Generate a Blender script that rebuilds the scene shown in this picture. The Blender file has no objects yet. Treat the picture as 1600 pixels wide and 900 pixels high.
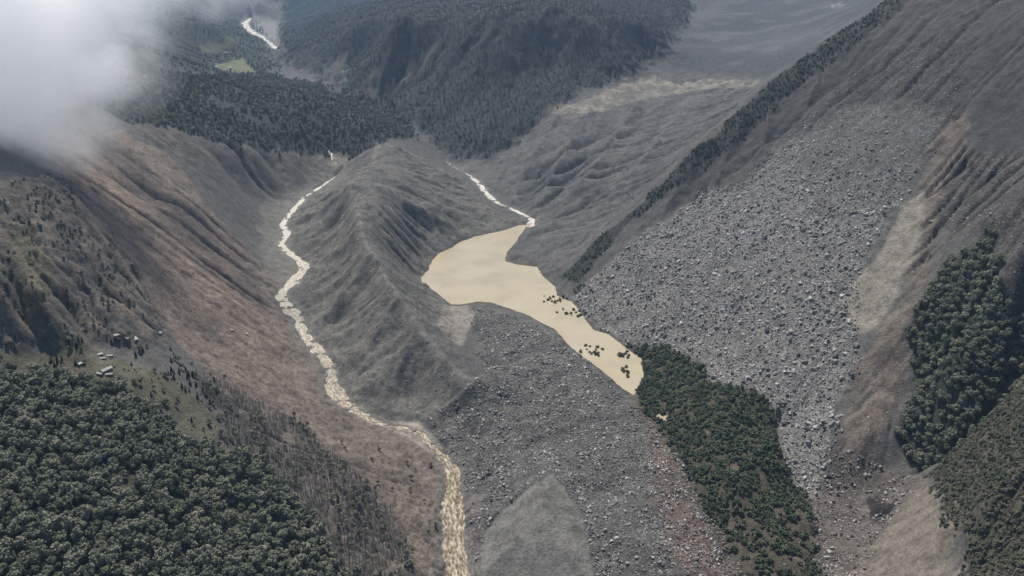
import bpy, bmesh, math, random
import numpy as np
from mathutils import Vector, Matrix, noise as mnoise

SC = bpy.context.scene
COL = SC.collection
R = math.radians
rnd = random.Random(7)
rng = np.random.default_rng(11)

# ------------------------------------------------------------------ camera
FPX, PITCH, CAMZ = 1331.0, R(22.0), 900.0          # focal length in photo pixels, tilt, metres above the valley floor
cam = bpy.data.cameras.new('camera')
cam.sensor_width = 36.0
cam.lens = 36.0 * FPX / 1600.0
cam.clip_start, cam.clip_end = 1.0, 60000.0
camo = bpy.data.objects.new('camera', cam)
COL.objects.link(camo)
camo.location = (0, 0, CAMZ)
camo.rotation_euler = (R(90) - PITCH, 0, 0)
SC.camera = camo

# ------------------------------------------------------------------ sky, sun, exposure
SUN_DIR = Vector((-0.16, 0.46, 0.78)).normalized()    # towards the sun: high, beyond the valley, a little right
sun_el = math.asin(SUN_DIR.z)
sun_az = math.atan2(SUN_DIR.x, SUN_DIR.y)
world = bpy.data.worlds.new('World')
SC.world = world
world.use_nodes = True
wn = world.node_tree
wn.nodes.clear()
wo = wn.nodes.new('ShaderNodeOutputWorld')
bg = wn.nodes.new('ShaderNodeBackground')
sky = wn.nodes.new('ShaderNodeTexSky')
sky.sky_type = 'NISHITA'
sky.sun_disc = False
sky.sun_elevation = sun_el
sky.sun_rotation = sun_az
sky.altitude = 2500
sky.dust_density = 2.5
bg.inputs['Strength'].default_value = 0.07
wn.links.new(sky.outputs[0], bg.inputs['Color'])
wn.links.new(bg.outputs[0], wo.inputs['Surface'])
sl = bpy.data.lights.new('sun', 'SUN')
sl.energy = 3.3
sl.angle = R(0.5)
sl.color = (1.0, 0.94, 0.85)
so = bpy.data.objects.new('sun', sl)
COL.objects.link(so)
so.rotation_euler = SUN_DIR.to_track_quat('Z', 'Y').to_euler()
SC.view_settings.view_transform = 'Standard'
SC.view_settings.look = 'None'
SC.view_settings.exposure = 0.80
SC.view_settings.gamma = 1.0
SC.cycles.max_bounces = 50
SC.cycles.volume_bounces = 48
SC.cycles.diffuse_bounces = 3

# ------------------------------------------------------------------ helpers
CP, SP = math.cos(PITCH), math.sin(PITCH)

def ray(u, v):
    a = (np.asarray(u, float) - 800.0) / FPX
    b = (450.0 - np.asarray(v, float)) / FPX
    return a, CP + b * SP, -SP + b * CP

def at(u, v, z):                                   # where the sight line of a photo pixel meets height z
    dx, dy, dz = ray(u, v)
    t = (z - CAMZ) / dz
    return dx * t, dy * t, z

def project(x, y, z):
    zz = z - CAMZ
    dep = y * CP - zz * SP
    up = y * SP + zz * CP
    return 800.0 + FPX * x / dep, 450.0 - FPX * up / dep, dep

def _hash(ix, iy, seed):
    h = (ix.astype(np.int64) * 374761393 + iy.astype(np.int64) * 668265263 + seed * 1442695041) & 0xFFFFFFFF
    h = ((h ^ (h >> 13)) * 1274126177) & 0xFFFFFFFF
    h = ((h ^ (h >> 16)) * 2246822519) & 0xFFFFFFFF
    return (h ^ (h >> 15)) & 0xFFFF

_ANG = np.arange(65536) / 65536.0 * 2 * np.pi
_GX, _GY = np.cos(_ANG), np.sin(_ANG)

def pnoise(x, y, seed=0):
    x0 = np.floor(x); y0 = np.floor(y)
    fx = x - x0; fy = y - y0
    ix = x0.astype(np.int64); iy = y0.astype(np.int64)
    u = fx * fx * fx * (fx * (fx * 6 - 15) + 10)
    v = fy * fy * fy * (fy * (fy * 6 - 15) + 10)
    def g(dx, dy):
        h = _hash(ix + dx, iy + dy, seed)
        return _GX[h] * (fx - dx) + _GY[h] * (fy - dy)
    a = g(0, 0); b = g(1, 0); c = g(0, 1); d = g(1, 1)
    return 1.5 * ((a + (b - a) * u) + ((c + (d - c) * u) - (a + (b - a) * u)) * v)

def fbm(x, y, wl, octaves=4, seed=0, gain=0.5, ridge=False):
    s = np.zeros_like(x); amp = 1.0; tot = 0
    f = 1.0 / wl
    for k in range(octaves):
        n = pnoise(x * f + 13.7 * k, y * f - 7.3 * k, seed + 31 * k)
        if ridge:
            n = 1.0 - 2.0 * np.abs(n)
        s += amp * n; tot += amp
        amp *= gain; f *= 2.03
    return s / tot

def sstep(a, b, x):
    t = np.clip((x - a) / (b - a), 0, 1)
    return t * t * (3 - 2 * t)

def dens(pts, step=22.0):
    out = []
    for p, q in zip(pts[:-1], pts[1:]):
        n = max(1, int(math.hypot(q[0] - p[0], q[1] - p[1]) / step))
        for k in range(n):
            t = k / n
            out.append(tuple(p[i] + (q[i] - p[i]) * t for i in range(len(p))))
    out.append(tuple(pts[-1]))
    return out

# ------------------------------------------------------------------ the lie of the land (traced points: photo pixel, height)
LAKE_Z = 60.0
STREAM = [(716, 925, -8, 37), (713, 880, -3, 40), (705, 847, 0, 32), (708, 807, 4, 37), (705, 773, 7, 32), (710, 747, 10, 27), (706, 722, 13, 22),
          (683, 710, 15, 15), (660, 677, 22, 16), (617, 667, 26, 15), (587, 663, 29, 16), (567, 650, 31, 22), (533, 627, 35, 32), (513, 600, 41, 34),
          (521, 577, 46, 28), (497, 548, 52, 30), (477, 527, 56, 30), (467, 500, 61, 36), (447, 480, 66, 40), (433, 460, 71, 34), (460, 440, 75, 36),
          (481, 418, 80, 38), (467, 405, 84, 30), (437, 383, 91, 24), (450, 363, 95, 26), (440, 350, 98, 22), (478, 307, 112, 24), (500, 293, 117, 22),
          (521, 278, 124, 18), (543, 267, 129, 17), (533, 262, 132, 15), (517, 252, 138, 16), (520, 242, 143, 12), (514, 236, 150, 8)]
INFLOW = [(826, 356, 58, 40), (833, 343, 61, 34), (810, 331, 65, 16), (777, 317, 72, 16), (762, 305, 80, 24), (753, 293, 87, 26), (737, 276, 94, 26),
          (713, 264, 100, 20), (697, 253, 106, 12)]
FARRIVER = [(444, 83, 192, 39), (430, 74, 194, 63), (410, 58, 198, 54), (396, 52, 200, 72), (386, 44, 204, 60), (382, 36, 208, 66), (392, 28, 213, 54), (408, 21, 222, 42),
            (428, 14, 238, 51), (434, 8, 246, 45), (447, -4, 270, 60)]

LAKE_PX = [(826, 349), (817, 365), (803, 382), (792, 395), (790, 408), (806, 413), (840, 417), (849, 432), (868, 448), (871, 462), (893, 471), (905, 480),
           (915, 500), (928, 516), (950, 521), (968, 534), (980, 545), (1004, 560), (1006, 590), (998, 606), (990, 618), (965, 603), (930, 572), (908, 558), (888, 541),
           (868, 518), (846, 505), (826, 493), (790, 480), (768, 473), (745, 471), (722, 476), (704, 476), (691, 466), (672, 452), (658, 440), (657, 434),
           (668, 423), (674, 408), (683, 397), (707, 386), (716, 378), (740, 370), (768, 364), (790, 359), (810, 352)]
POND_PX = [(1023, 648), (1028, 645), (1034, 648), (1040, 646), (1045, 651), (1043, 657), (1038, 662), (1034, 659), (1031, 655), (1026, 653)]

CREST = [(612, 226, 226), (590, 232, 222), (565, 262, 226), (545, 290, 232), (555, 330, 214), (560, 350, 205), (575, 400, 185), (600, 440, 168), (620, 470, 150),
         (660, 525, 122), (690, 560, 105), (720, 590, 94), (740, 602, 86)]
RIDGE = [(878, 432, 78), (935, 378, 158), (1000, 320, 246), (1050, 272, 318), (1100, 224, 396), (1150, 176, 462), (1200, 130, 534), (1300, 58, 652), (1392, -4, 750), (1500, -80, 860)]
MOUND = [(735, 478, 66), (790, 486, 70), (850, 512, 71), (900, 553, 70), (950, 590, 70), (985, 622, 70)]

def fan_z(u, v, off=0.0):
    dx, dy, dz = ray(u, v)
    k = 0.62
    t = (CAMZ - 60 - off + k * (86 * .928 + 2125 * .372)) / (k * (dx * .928 + dy * .372) - dz)
    return float(CAMZ + dz * t)

FAN = [(900, 460), (950, 500), (1000, 430), (1050, 470), (1000, 530), (1100, 420), (1100, 500), (1110, 570), (1150, 350), (1200, 450), (1200, 560), (1222, 640),
       (1250, 700), (1250, 350), (1250, 250), (1300, 450), (1300, 550), (1290, 650), (1350, 300), (1350, 180), (1400, 250), (1450, 150), (1500, 200), (1500, 80),
       (1560, 40), (1590, 100), (1420, 60), (1650, 60), (1150, 420), (1050, 380)]
CTRL = [
    # left slide slope
    (405, 445, 102), (380, 430, 130), (300, 430, 212), (230, 350, 300), (150, 230, 420), (100, 215, 450), (330, 330, 228), (250, 250, 350), (180, 190, 440),
    (380, 300, 172), (425, 305, 126), (300, 200, 345), (400, 240, 252), (480, 262, 165), (410, 380, 100), (420, 350, 105), (455, 330, 107), (470, 290, 128),
    (460, 262, 180), (430, 270, 170), (340, 260, 270), (340, 400, 190),
    # shelf wood
    (400, 180, 330), (250, 130, 450), (350, 228, 300), (470, 228, 225), (560, 243, 192), (620, 200, 226), (650, 214, 190), (690, 238, 128), (500, 150, 318),
    (560, 190, 265), (320, 120, 345), (300, 160, 400), (480, 190, 290), (600, 180, 232), (540, 235, 205),
    # left spur, bench and the wood below it
    (40, 255, 475), (200, 440, 330), (100, 400, 405), (100, 300, 480), (0, 330, 475), (0, 450, 410), (40, 525, 325), (130, 530, 305), (250, 520, 266), (330, 590, 210), (380, 560, 150),
    (240, 430, 290), (290, 520, 215), (450, 600, 90), (400, 500, 128), (450, 530, 82), (500, 680, 82), (600, 750, 44), (650, 830, 22), (640, 890, 24), (690, 780, 9), (560, 750, 85), (550, 850, 60),
    (560, 690, 52), (430, 700, 140), (350, 650, 190), (300, 640, 216), (200, 750, 230), (0, 600, 310), (0, 750, 275), (0, 880, 232), (100, 640, 282), (350, 800, 165),
    (350, 880, 150), (450, 800, 115), (150, 880, 205), (450, 880, 100), (30, 550, 318), (100, 555, 306), (165, 578, 294), (230, 600, 266), (180, 520, 306), (70, 470, 380),
    # left far side, under the cloud
    (280, 90, 470), (330, 30, 430), (200, 80, 540), (100, 100, 560), (0, 150, 520), (0, 0, 740), (340, 70, 232), (370, 100, 215), (400, 112, 212), (470, 120, 212), (360, 85, 222),
    # central ridge flanks
    (500, 330, 150), (480, 380, 112), (520, 430, 118), (530, 500, 84), (560, 560, 68), (600, 600, 58), (650, 620, 42), (640, 575, 78), (560, 615, 42), (690, 625, 48),
    (500, 440, 96), (560, 470, 108), (600, 530, 92), (520, 360, 142),
    (640, 300, 184), (700, 300, 128), (760, 330, 82), (650, 250, 176), (600, 320, 208), (640, 420, 92), (620, 380, 152), (690, 500, 72), (712, 500, 67), (720, 540, 74), (690, 350, 112), (730, 345, 82),
    (730, 262, 112), (600, 270, 218), (670, 380, 88), (640, 350, 150), (760, 270, 96),
    # rubble mound
    (800, 560, 72), (760, 600, 66), (900, 620, 70), (950, 700, 60), (860, 660, 56), (780, 650, 42), (720, 660, 29), (745, 722, 21), (735, 690, 24), (862, 742, 60), (884, 768, 56), (904, 800, 50), (922, 850, 38), (815, 790, 40), (845, 765, 55), (790, 770, 30), (765, 820, 16), (755, 890, 6),
    (850, 860, 18), (915, 890, 24), (920, 800, 46), (960, 860, 42), (1000, 760, 58), (1050, 880, 48), (1110, 900, 48), (885, 760, 52), (1000, 660, 66), (735, 820, 6), (742, 760, 14), (840, 800, 36),
    # wooded hillock, fan toe
    (1000, 590, 63), (1040, 555, 78), (1100, 600, 100), (1060, 640, 82), (1130, 650, 114), (1185, 640, 104), (1200, 700, 104), (1150, 750, 98), (1100, 720, 84), (1060, 700, 68), (1250, 800, 74),
    (1200, 860, 74), (1120, 830, 58), (1290, 870, 58), (1000, 548, 63), (1230, 762, 62), (1270, 782, 60), (1035, 655, 64), (1090, 780, 64), (1222, 670, 88),
    # debris valley
    (840, 414, 63), (800, 404, 62), (880, 370, 102), (950, 330, 142), (850, 300, 112), (900, 250, 172), (800, 275, 108), (785, 290, 88), (1000, 250, 202), (860, 180, 250), (930, 160, 276), (1000, 130, 302), (1000, 200, 228),
    (1100, 180, 284), (1180, 130, 330), (1060, 70, 380), (1150, 30, 470), (1250, 50, 470), (1300, 15, 525), (1200, 80, 420), (1340, -25, 590), (840, 355, 80), (830, 335, 72), (880, 300, 135), (840, 240, 160),
    (850, 390, 74),
    # far mountain
    (760, 245, 120), (820, 212, 172), (900, 150, 286), (1000, 100, 342), (1100, 20, 462), (680, 210, 152), (600, 165, 192), (520, 122, 205), (455, 98, 207), (700, 150, 272), (720, 225, 140),
    (700, 100, 384), (600, 100, 335), (550, 50, 440), (500, 80, 305), (480, 60, 285), (500, 30, 430), (620, 30, 565), (800, 100, 395), (800, 40, 548), (800, 150, 275), (880, 100, 385), (900, 40, 548),
    (950, 80, 432), (1000, 40, 525), (800, -60, 770), (600, -60, 730), (950, -40, 705), (470, -40, 600), (650, 130, 290), (640, 165, 220), (860, 130, 310), (560, 110, 270),
    # right: gully, wooded spur, second hill
    (1590, 300, 478), (1540, 380, 395), (1500, 450, 325), (1500, 550, 268), (1590, 480, 325), (1440, 600, 192), (1440, 700, 128), (1400, 720, 106), (1330, 800, 60), (1380, 780, 76), (1530, 660, 192), (1590, 602, 226),
    (1470, 735, 140), (1500, 705, 172), (1560, 680, 252), (1540, 780, 238), (1590, 720, 272), (1470, 800, 160), (1430, 830, 130), (1350, 885, 72), (1480, 880, 152), (1560, 880, 212), (1400, 765, 84), (1540, 600, 232),
    (1430, 470, 292), (1590, 400, 400), (1640, 560, 320), (1640, 850, 290), (1320, 760, 70),
]
WORLDP = [(-3000, 11000, 950), (-1200, 11500, 850), (0, 11000, 1000), (3000, 11000, 1000), (3000, 6000, 950), (-3500, 7000, 900), (-2500, 3000, 760), (-1800, 2000, 640), (-1300, 1300, 500),
          (-1100, 900, 400), (-900, 600, 330), (1500, 1500, 750), (1300, 1000, 560), (900, 600, 330), (2000, 2500, 900), (0, 480, 30), (-80, 800, -22), (-75, 600, -40), (-600, 550, 200), (-320, 700, 110), (150, 800, 20),
          (380, 800, 80), (250, 2425, 110), (450, 2525, 225), (650, 2760, 330), (1000, 2860, 500), (160, 2340, 85), (-2700, 9000, 600), (-1500, 9000, 420), (0, 8000, 900), (1500, 8000, 850)]

ctrl = []
for s in (STREAM, INFLOW, FARRIVER):
    ctrl += [at(u, v, z) for u, v, z, w in dens(s, 20)]
for s in (CREST, RIDGE, MOUND):
    ctrl += [at(u, v, z) for u, v, z in dens(s, 26)]
ctrl += [at(u, v, z) for u, v, z in CTRL]
ctrl += [at(u, v, fan_z(u, v)) for u, v in FAN]
ctrl += [at(u, v, fan_z(u, v, -14)) for u, v in [(1420, 480), (1400, 560), (1350, 690), (1360, 620), (1450, 380), (1480, 280)]]
ctrl += [at(u, v, fan_z(u, v, -22)) for u, v in [(1130, 260), (1180, 215), (1280, 130), (1060, 320)]]
ctrl += [at(u, v, LAKE_Z - 3) for u, v in LAKE_PX[::2]]
ctrl += WORLDP
ctrl = np.array([[float(c) for c in p] for p in ctrl])

def warp(x, y):                                    # evens out the spacing of near and far points
    yy = np.maximum(y, 200.0)
    return x / yy, np.log(yy)

cs, cl = warp(ctrl[:, 0], ctrl[:, 1])
EPS2 = 0.011 ** 2
A = np.sqrt((cs[:, None] - cs[None]) ** 2 + (cl[:, None] - cl[None]) ** 2 + EPS2)
A[np.diag_indices(len(cs))] -= 0.004               # a little smoothing
PM = np.stack([np.ones_like(cs), cs, cl], 1)
M = np.block([[A, PM], [PM.T, np.zeros((3, 3))]])
W = np.linalg.solve(M, np.concatenate([ctrl[:, 2], np.zeros(3)]))

def base_raw(x, y):
    x = np.atleast_1d(np.asarray(x, float)); y = np.atleast_1d(np.asarray(y, float))
    out = np.empty(x.shape)
    fx, fy, fo = x.ravel(), y.ravel(), out.ravel()
    n = len(cs)
    for i in range(0, len(fx), 16000):
        s, l = warp(fx[i:i + 16000], fy[i:i + 16000])
        d = np.sqrt((s[:, None] - cs[None]) ** 2 + (l[:, None] - cl[None]) ** 2 + EPS2)
        fo[i:i + 16000] = d @ W[:n] + W[n] + W[n + 1] * s + W[n + 2] * l
    return fo.reshape(x.shape)

def polyline(px):
    return np.array([[*at(u, v, z), w] for u, v, z, w in dens(px, 5)], float)

def resample(L, step):
    s = np.concatenate([[0], np.cumsum(np.hypot(*np.diff(L[:, :2], axis=0).T))])
    q = np.arange(0, s[-1], step)
    return np.stack([np.interp(q, s, L[:, i]) for i in range(4)], 1)

def smooth_line(L, step, n):
    L = resample(L, step)
    for _ in range(n):
        L[1:-1] = (L[:-2] + 2 * L[1:-1] + L[2:]) / 4
    g = np.arange(len(L)) * step
    L[:, 3] *= 1.0 - .22 * sstep(1350, 2000, L[:, 1])
    L[:, 3] *= 0.92 + 0.55 * fbm(g, g * 0 + 3.3, 70.0, 3, 411)
    return L

PL = [smooth_line(polyline(STREAM), 8.0, 14), smooth_line(polyline(INFLOW), 8.0, 6), smooth_line(polyline(FARRIVER), 16.0, 3)]
LAKE = np.array([at(u, v, LAKE_Z)[:2] for u, v in LAKE_PX], float)
POND_Z = 66.0
POND = np.array([at(u, v, POND_Z)[:2] for u, v in POND_PX], float)

def poly_sd(x, y, P, margin):
    """signed distance to a polygon, positive inside; -margin where farther off than margin"""
    out = np.full(x.shape, -float(margin))
    lo, hi = P.min(0) - margin, P.max(0) + margin
    m = (x > lo[0]) & (x < hi[0]) & (y > lo[1]) & (y < hi[1])
    if not m.any():
        return out
    px, py = x[m], y[m]
    d2 = np.full(px.shape, 1e18)
    ins = np.zeros(px.shape, bool)
    for (ax, ay), (bx, by) in zip(P, np.roll(P, -1, 0)):
        ex, ey = bx - ax, by - ay
        t = np.clip(((px - ax) * ex + (py - ay) * ey) / (ex * ex + ey * ey + 1e-9), 0, 1)
        d2 = np.minimum(d2, (px - ax - t * ex) ** 2 + (py - ay - t * ey) ** 2)
        c = (ay > py) != (by > py)
        if abs(ey) > 1e-12:
            ins ^= c & (px < ax + (py - ay) * ex / ey)
    d = np.sqrt(d2)
    out[m] = np.maximum(np.where(ins, d, -d), -margin)
    return out

def line_near(x, y, L, reach):
    """distance to a polyline and its height and width there"""
    d = np.full(x.shape, 1e9); z = np.zeros(x.shape); w = np.ones(x.shape)
    lo, hi = L[:, :2].min(0) - reach, L[:, :2].max(0) + reach
    m = (x > lo[0]) & (x < hi[0]) & (y > lo[1]) & (y < hi[1])
    if not m.any():
        return d, z, w
    px, py = x[m], y[m]
    bd = np.full(px.shape, 1e9); bz = np.zeros(px.shape); bw = np.ones(px.shape)
    for p, q in zip(L[:-1], L[1:]):
        ex, ey = q[0] - p[0], q[1] - p[1]
        t = np.clip(((px - p[0]) * ex + (py - p[1]) * ey) / (ex * ex + ey * ey + 1e-9), 0, 1)
        dd = np.hypot(px - p[0] - t * ex, py - p[1] - t * ey)
        c = dd < bd
        bd = np.where(c, dd, bd); bz = np.where(c, p[2] + t * (q[2] - p[2]), bz); bw = np.where(c, p[3] + t * (q[3] - p[3]), bw)
    d[m], z[m], w[m] = bd, bz, bw
    return d, z, w

# ------------------------------------------------------------------ terrain grid (regular in bearing and log-distance)
NS, NL = 860, 1080
S0, S1, L0, L1 = -1.02, 1.02, math.log(520.0), math.log(11500.0)
gs = np.linspace(S0, S1, NS); gl = np.linspace(L0, L1, NL)
GYv = np.exp(gl)[:, None] * np.ones((1, NS))
GXv = gs[None, :] * GYv
BASE = base_raw(GXv, GYv)
BASE = np.where(BASE > 820, 820 + (BASE - 820) / (1 + np.abs(BASE - 820) / 260.0), BASE)
BASE = np.maximum(BASE, -60)

def lookup(G, x, y):
    s, l = warp(x, y)
    fs = np.clip((s - S0) / (S1 - S0) * (NS - 1), 0, NS - 1.001)
    fl = np.clip((l - L0) / (L1 - L0) * (NL - 1), 0, NL - 1.001)
    i = fl.astype(int); j = fs.astype(int)
    a = fl - i; b = fs - j
    return (G[i, j] * (1 - b) + G[i, j + 1] * b) * (1 - a) + (G[i + 1, j] * (1 - b) + G[i + 1, j + 1] * b) * a

_T = 620.0 * np.exp(np.linspace(0, math.log(13500 / 620.0), 900))

def ground(us, vs, G=None):
    """first meeting of the sight lines of photo pixels with the land"""
    G = BASE if G is None else G
    us = np.atleast_1d(np.asarray(us, float)); vs = np.atleast_1d(np.asarray(vs, float))
    dx, dy, dz = ray(us, vs)
    X = dx[:, None] * _T; Y = dy[:, None] * _T; Z = CAMZ + dz[:, None] * _T
    below = Z < lookup(G, X, Y)
    k = np.where(below.any(1), below.argmax(1), len(_T) - 1)
    k = np.maximum(k, 1)
    lo, hi = _T[k - 1], _T[k]
    for _ in range(14):
        m = (lo + hi) / 2
        b = CAMZ + dz * m < lookup(G, dx * m, dy * m)
        hi = np.where(b, m, hi); lo = np.where(b, lo, m)
    return np.stack([dx * hi, dy * hi, CAMZ + dz * hi], 1)

def land_poly(px):
    p = dens(list(px) + [px[0]], 14)[:-1]
    return ground([q[0] for q in p], [q[1] for q in p])[:, :2]

WN1 = fbm(GXv, GYv, 90.0, 5, 3)
WN2 = fbm(GXv, GYv, 24.0, 4, 5)
WN3 = fbm(GXv, GYv, 420.0, 5, 9)
WN4 = fbm(GXv, GYv, 9.0, 3, 17)

WOBM = 9.0 * np.clip(GYv / 1600.0, .6, 3.0)

STEADY = dict(flat=.3, notch=.35, cone=.25, orange=.5, meadow=.5, meadow2=.6, farbar=.4, lit_terrace=.5, hollow=.3, tongue=.6)

def region(px, feather, wob=1.0, margin=None):
    P = land_poly(px)
    mg = margin or feather * 6 + 60
    sd = poly_sd(GXv, GYv, P, mg)
    return sstep(-feather, feather, sd + wob * (feather * (1.2 * WN1 + 0.9 * WN2) + WOBM * (1.3 * WN1 + .9 * WN2 + .6 * WN4)))

PX = dict(
    slide=[(60, 225), (110, 195), (190, 205), (270, 250), (330, 330), (420, 425), (437, 480), (470, 540), (500, 580), (505, 620), (570, 665), (640, 672), (690, 735), (690, 905), (560, 905), (490, 800),
           (440, 700), (340, 610), (330, 590), (262, 525), (180, 400), (120, 300)],
    slidehot=[(130, 240), (200, 270), (300, 370), (380, 460), (470, 600), (420, 610), (340, 560), (260, 470), (180, 350)],
    cliff=[(-260, 300), (100, 285), (150, 340), (215, 420), (262, 520), (210, 535), (130, 545), (0, 545), (-260, 545)],
    moss=[(10, 350), (60, 360), (75, 470), (60, 520), (40, 440)],
    orange=[(165, 440), (190, 470), (212, 503), (195, 505), (170, 470)],
    bench=[(-260, 545), (100, 545), (150, 540), (215, 575), (280, 600), (345, 655), (340, 690), (290, 680), (240, 625), (190, 600), (0, 575), (-260, 575)],
    wood=[(-260, 575), (0, 575), (190, 603), (240, 630), (290, 690), (340, 700), (400, 720), (490, 800), (560, 905), (560, 960), (-260, 960)],
    deadwood=[(300, 590), (345, 600), (455, 655), (535, 720), (600, 790), (660, 905), (540, 905), (470, 790), (400, 715), (350, 690), (345, 640)],
    shelf=[(150, 160), (220, 110), (320, 118), (420, 115), (560, 150), (640, 195), (650, 215), (600, 220), (550, 245), (480, 238), (420, 232), (340, 225), (270, 200), (200, 195)],
    scarp=[(200, 195), (270, 200), (340, 225), (420, 232), (500, 245), (520, 260), (470, 290), (420, 310), (380, 280), (300, 260)],
    mountain=[(450, -60), (440, 90), (520, 128), (600, 168), (655, 205), (700, 240), (760, 250), (790, 235), (840, 190), (900, 148), (1000, 100), (1050, 60), (1080, 10), (1000, -60)],
    farleft=[(0, -20), (400, -60), (395, 30), (430, 90), (440, 110), (320, 118), (200, 120), (0, 200)],
    meadow=[(337, 98), (380, 91), (398, 112), (407, 122), (395, 122), (370, 112), (342, 107)],
    meadow2=[(312, 66), (350, 64), (372, 58), (366, 68), (335, 80), (318, 78)],
    farbar=[(396, 22), (418, 24), (432, 34), (434, 62), (446, 84), (430, 76), (410, 60), (392, 50), (384, 38)],
    rockscar1=[(500, 105), (540, 97), (545, 128), (535, 135), (510, 120)],
    rockscar2=[(560, 155), (600, 100), (640, 95), (610, 130), (595, 162)],
    rockscar3=[(625, 140), (680, 75), (688, 80), (640, 142)],
    lit_terrace=[(850, 178), (930, 152), (1000, 122), (1025, 120), (1050, 132), (1120, 124), (1185, 124), (1180, 134), (1080, 144), (960, 168), (905, 186), (880, 186)],
    dust=[(1040, 110), (1060, 70), (1120, 20), (1180, -10), (1400, -10), (1300, 60), (1200, 120), (1100, 115)],
    ridgeveg=[(872, 432), (905, 404), (1000, 318), (1060, 264), (1150, 177), (1250, 92), (1330, 40), (1395, -4), (1425, -4), (1365, 50), (1285, 112), (1200, 185), (1135, 240), (1062, 290), (985, 347), (940, 394), (905, 442)],
    ridgedark=[(1130, 230), (1190, 168), (1300, 85), (1400, -5), (1660, -40), (1660, 120), (1480, 170), (1330, 160), (1220, 225), (1160, 290), (1080, 310), (1040, 340), (1010, 345), (1060, 290)],
    fan=[(880, 470), (925, 430), (1000, 372), (1090, 310), (1160, 285), (1230, 215), (1330, 120), (1440, 60), (1520, 60), (1490, 180), (1400, 330), (1332, 440), (1325, 500), (1345, 560), (1315, 620), (1305, 690), (1300, 760), (1262, 785),
         (1228, 745), (1212, 660), (1180, 615), (1110, 600), (1090, 565), (1000, 542), (960, 525), (915, 495)],
    tongue=[(1326, 450), (1370, 405), (1410, 330), (1450, 290), (1440, 370), (1405, 460), (1365, 515), (1340, 522), (1326, 495)],
    upperright=[(1440, 60), (1520, -20), (1810, -40), (1810, 280), (1520, 260), (1490, 180)],
    gully=[(1480, 180), (1520, 170), (1490, 300), (1450, 400), (1430, 520), (1420, 600), (1380, 660), (1350, 720), (1330, 760), (1312, 700), (1325, 620), (1360, 540), (1400, 480), (1440, 380), (1440, 290)],
    rightrock=[(1500, 250), (1810, 180), (1810, 400), (1810, 500), (1565, 480), (1555, 360), (1490, 370), (1460, 340)],
    rightwood=[(1428, 490), (1480, 400), (1550, 362), (1560, 480), (1810, 480), (1810, 560), (1600, 600), (1530, 655), (1480, 710), (1430, 740), (1400, 690), (1420, 600)],
    rightscrub=[(1455, 742), (1490, 700), (1530, 655), (1600, 600), (1810, 560), (1810, 960), (1520, 960), (1500, 840), (1470, 790)],
    sandfoot=[(1335, 905), (1400, 800), (1445, 752), (1480, 790), (1500, 840), (1510, 905)],
    toe=[(1300, 690), (1345, 720), (1440, 742), (1400, 800), (1335, 905), (1270, 905), (1270, 800)],
    hillock=[(985, 545), (1040, 538), (1095, 570), (1112, 605), (1180, 612), (1212, 650), (1230, 745), (1270, 800), (1290, 905), (1160, 905), (1090, 800), (1040, 690), (1000, 640)],
    redrubble=[(995, 628), (1040, 680), (1090, 790), (1165, 905), (1085, 905), (1040, 860), (1020, 760), (1005, 690)],
    cone=[(862, 742), (880, 760), (910, 810), (930, 905), (745, 905), (758, 830), (790, 795), (830, 760)],
    mound=[(700, 640), (760, 590), (745, 520), (735, 480), (850, 515), (950, 590), (1000, 640), (1040, 690), (1100, 800), (1165, 905), (740, 905), (725, 740), (670, 665)],
    notch=[(692, 478), (728, 478), (742, 492), (735, 510), (720, 540), (700, 530), (684, 510)],
    topwhite=[(1298, 8), (1310, 5), (1320, 9), (1312, 13), (1302, 12)],
    hollow=[(1355, 780), (1372, 775), (1388, 790), (1400, 782), (1396, 805), (1378, 822), (1362, 815)],
    fantail=[(1215, 670), (1245, 690), (1300, 690), (1305, 745), (1285, 785), (1262, 785), (1230, 745)],
    flat=[(600, 660), (655, 660), (690, 700), (700, 730), (690, 720), (640, 690), (600, 672)],
    streambed=[(500, 240), (560, 240), (530, 290), (470, 330), (450, 400), (480, 420), (450, 470), (520, 560), (560, 640), (520, 640), (470, 540), (425, 480), (405, 400), (415, 320), (470, 290)],
    ridgeflank=[(590, 225), (640, 235), (690, 260), (760, 320), (810, 350), (720, 372), (660, 430), (700, 480), (700, 560), (740, 600), (670, 655), (570, 640), (520, 570), (470, 480), (480, 410), (445, 350), (500, 300), (545, 275)],
    debris=[(790, 240), (860, 175), (1000, 120), (1180, 130), (1060, 265), (960, 350), (870, 430), (840, 415), (800, 405), (830, 345), (770, 290)],
)
FE = dict(slide=16, slidehot=45, cliff=14, moss=12, orange=7, bench=7, wood=10, deadwood=12, shelf=16, scarp=30, mountain=40, farleft=60, meadow=10, meadow2=12, farbar=14, rockscar1=25, rockscar2=25, rockscar3=15, lit_terrace=9, dust=60,
          ridgeveg=6, ridgedark=30, fan=12, tongue=8, gully=14, rightrock=12, rightwood=8, rightscrub=8, sandfoot=9, toe=10, hillock=7, redrubble=12, cone=4, mound=8, notch=5, hollow=4, topwhite=7, upperright=30, fantail=8, flat=5, streambed=14, ridgeflank=14, debris=25)
RG = {k: region(p, FE[k], STEADY.get(k, 1.0)) for k, p in PX.items()}

# relief
def streak(ang, wl, stretch, seed, oct=4, ridge=True):
    ca, sa = math.cos(ang), math.sin(ang)
    along = GXv * ca + GYv * sa
    cross = -GXv * sa + GYv * ca
    cross = cross + 0.35 * wl * WN1 + 0.2 * wl * WN3
    return fbm(cross, along / stretch, wl, oct, seed, 0.5, ridge)

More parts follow.
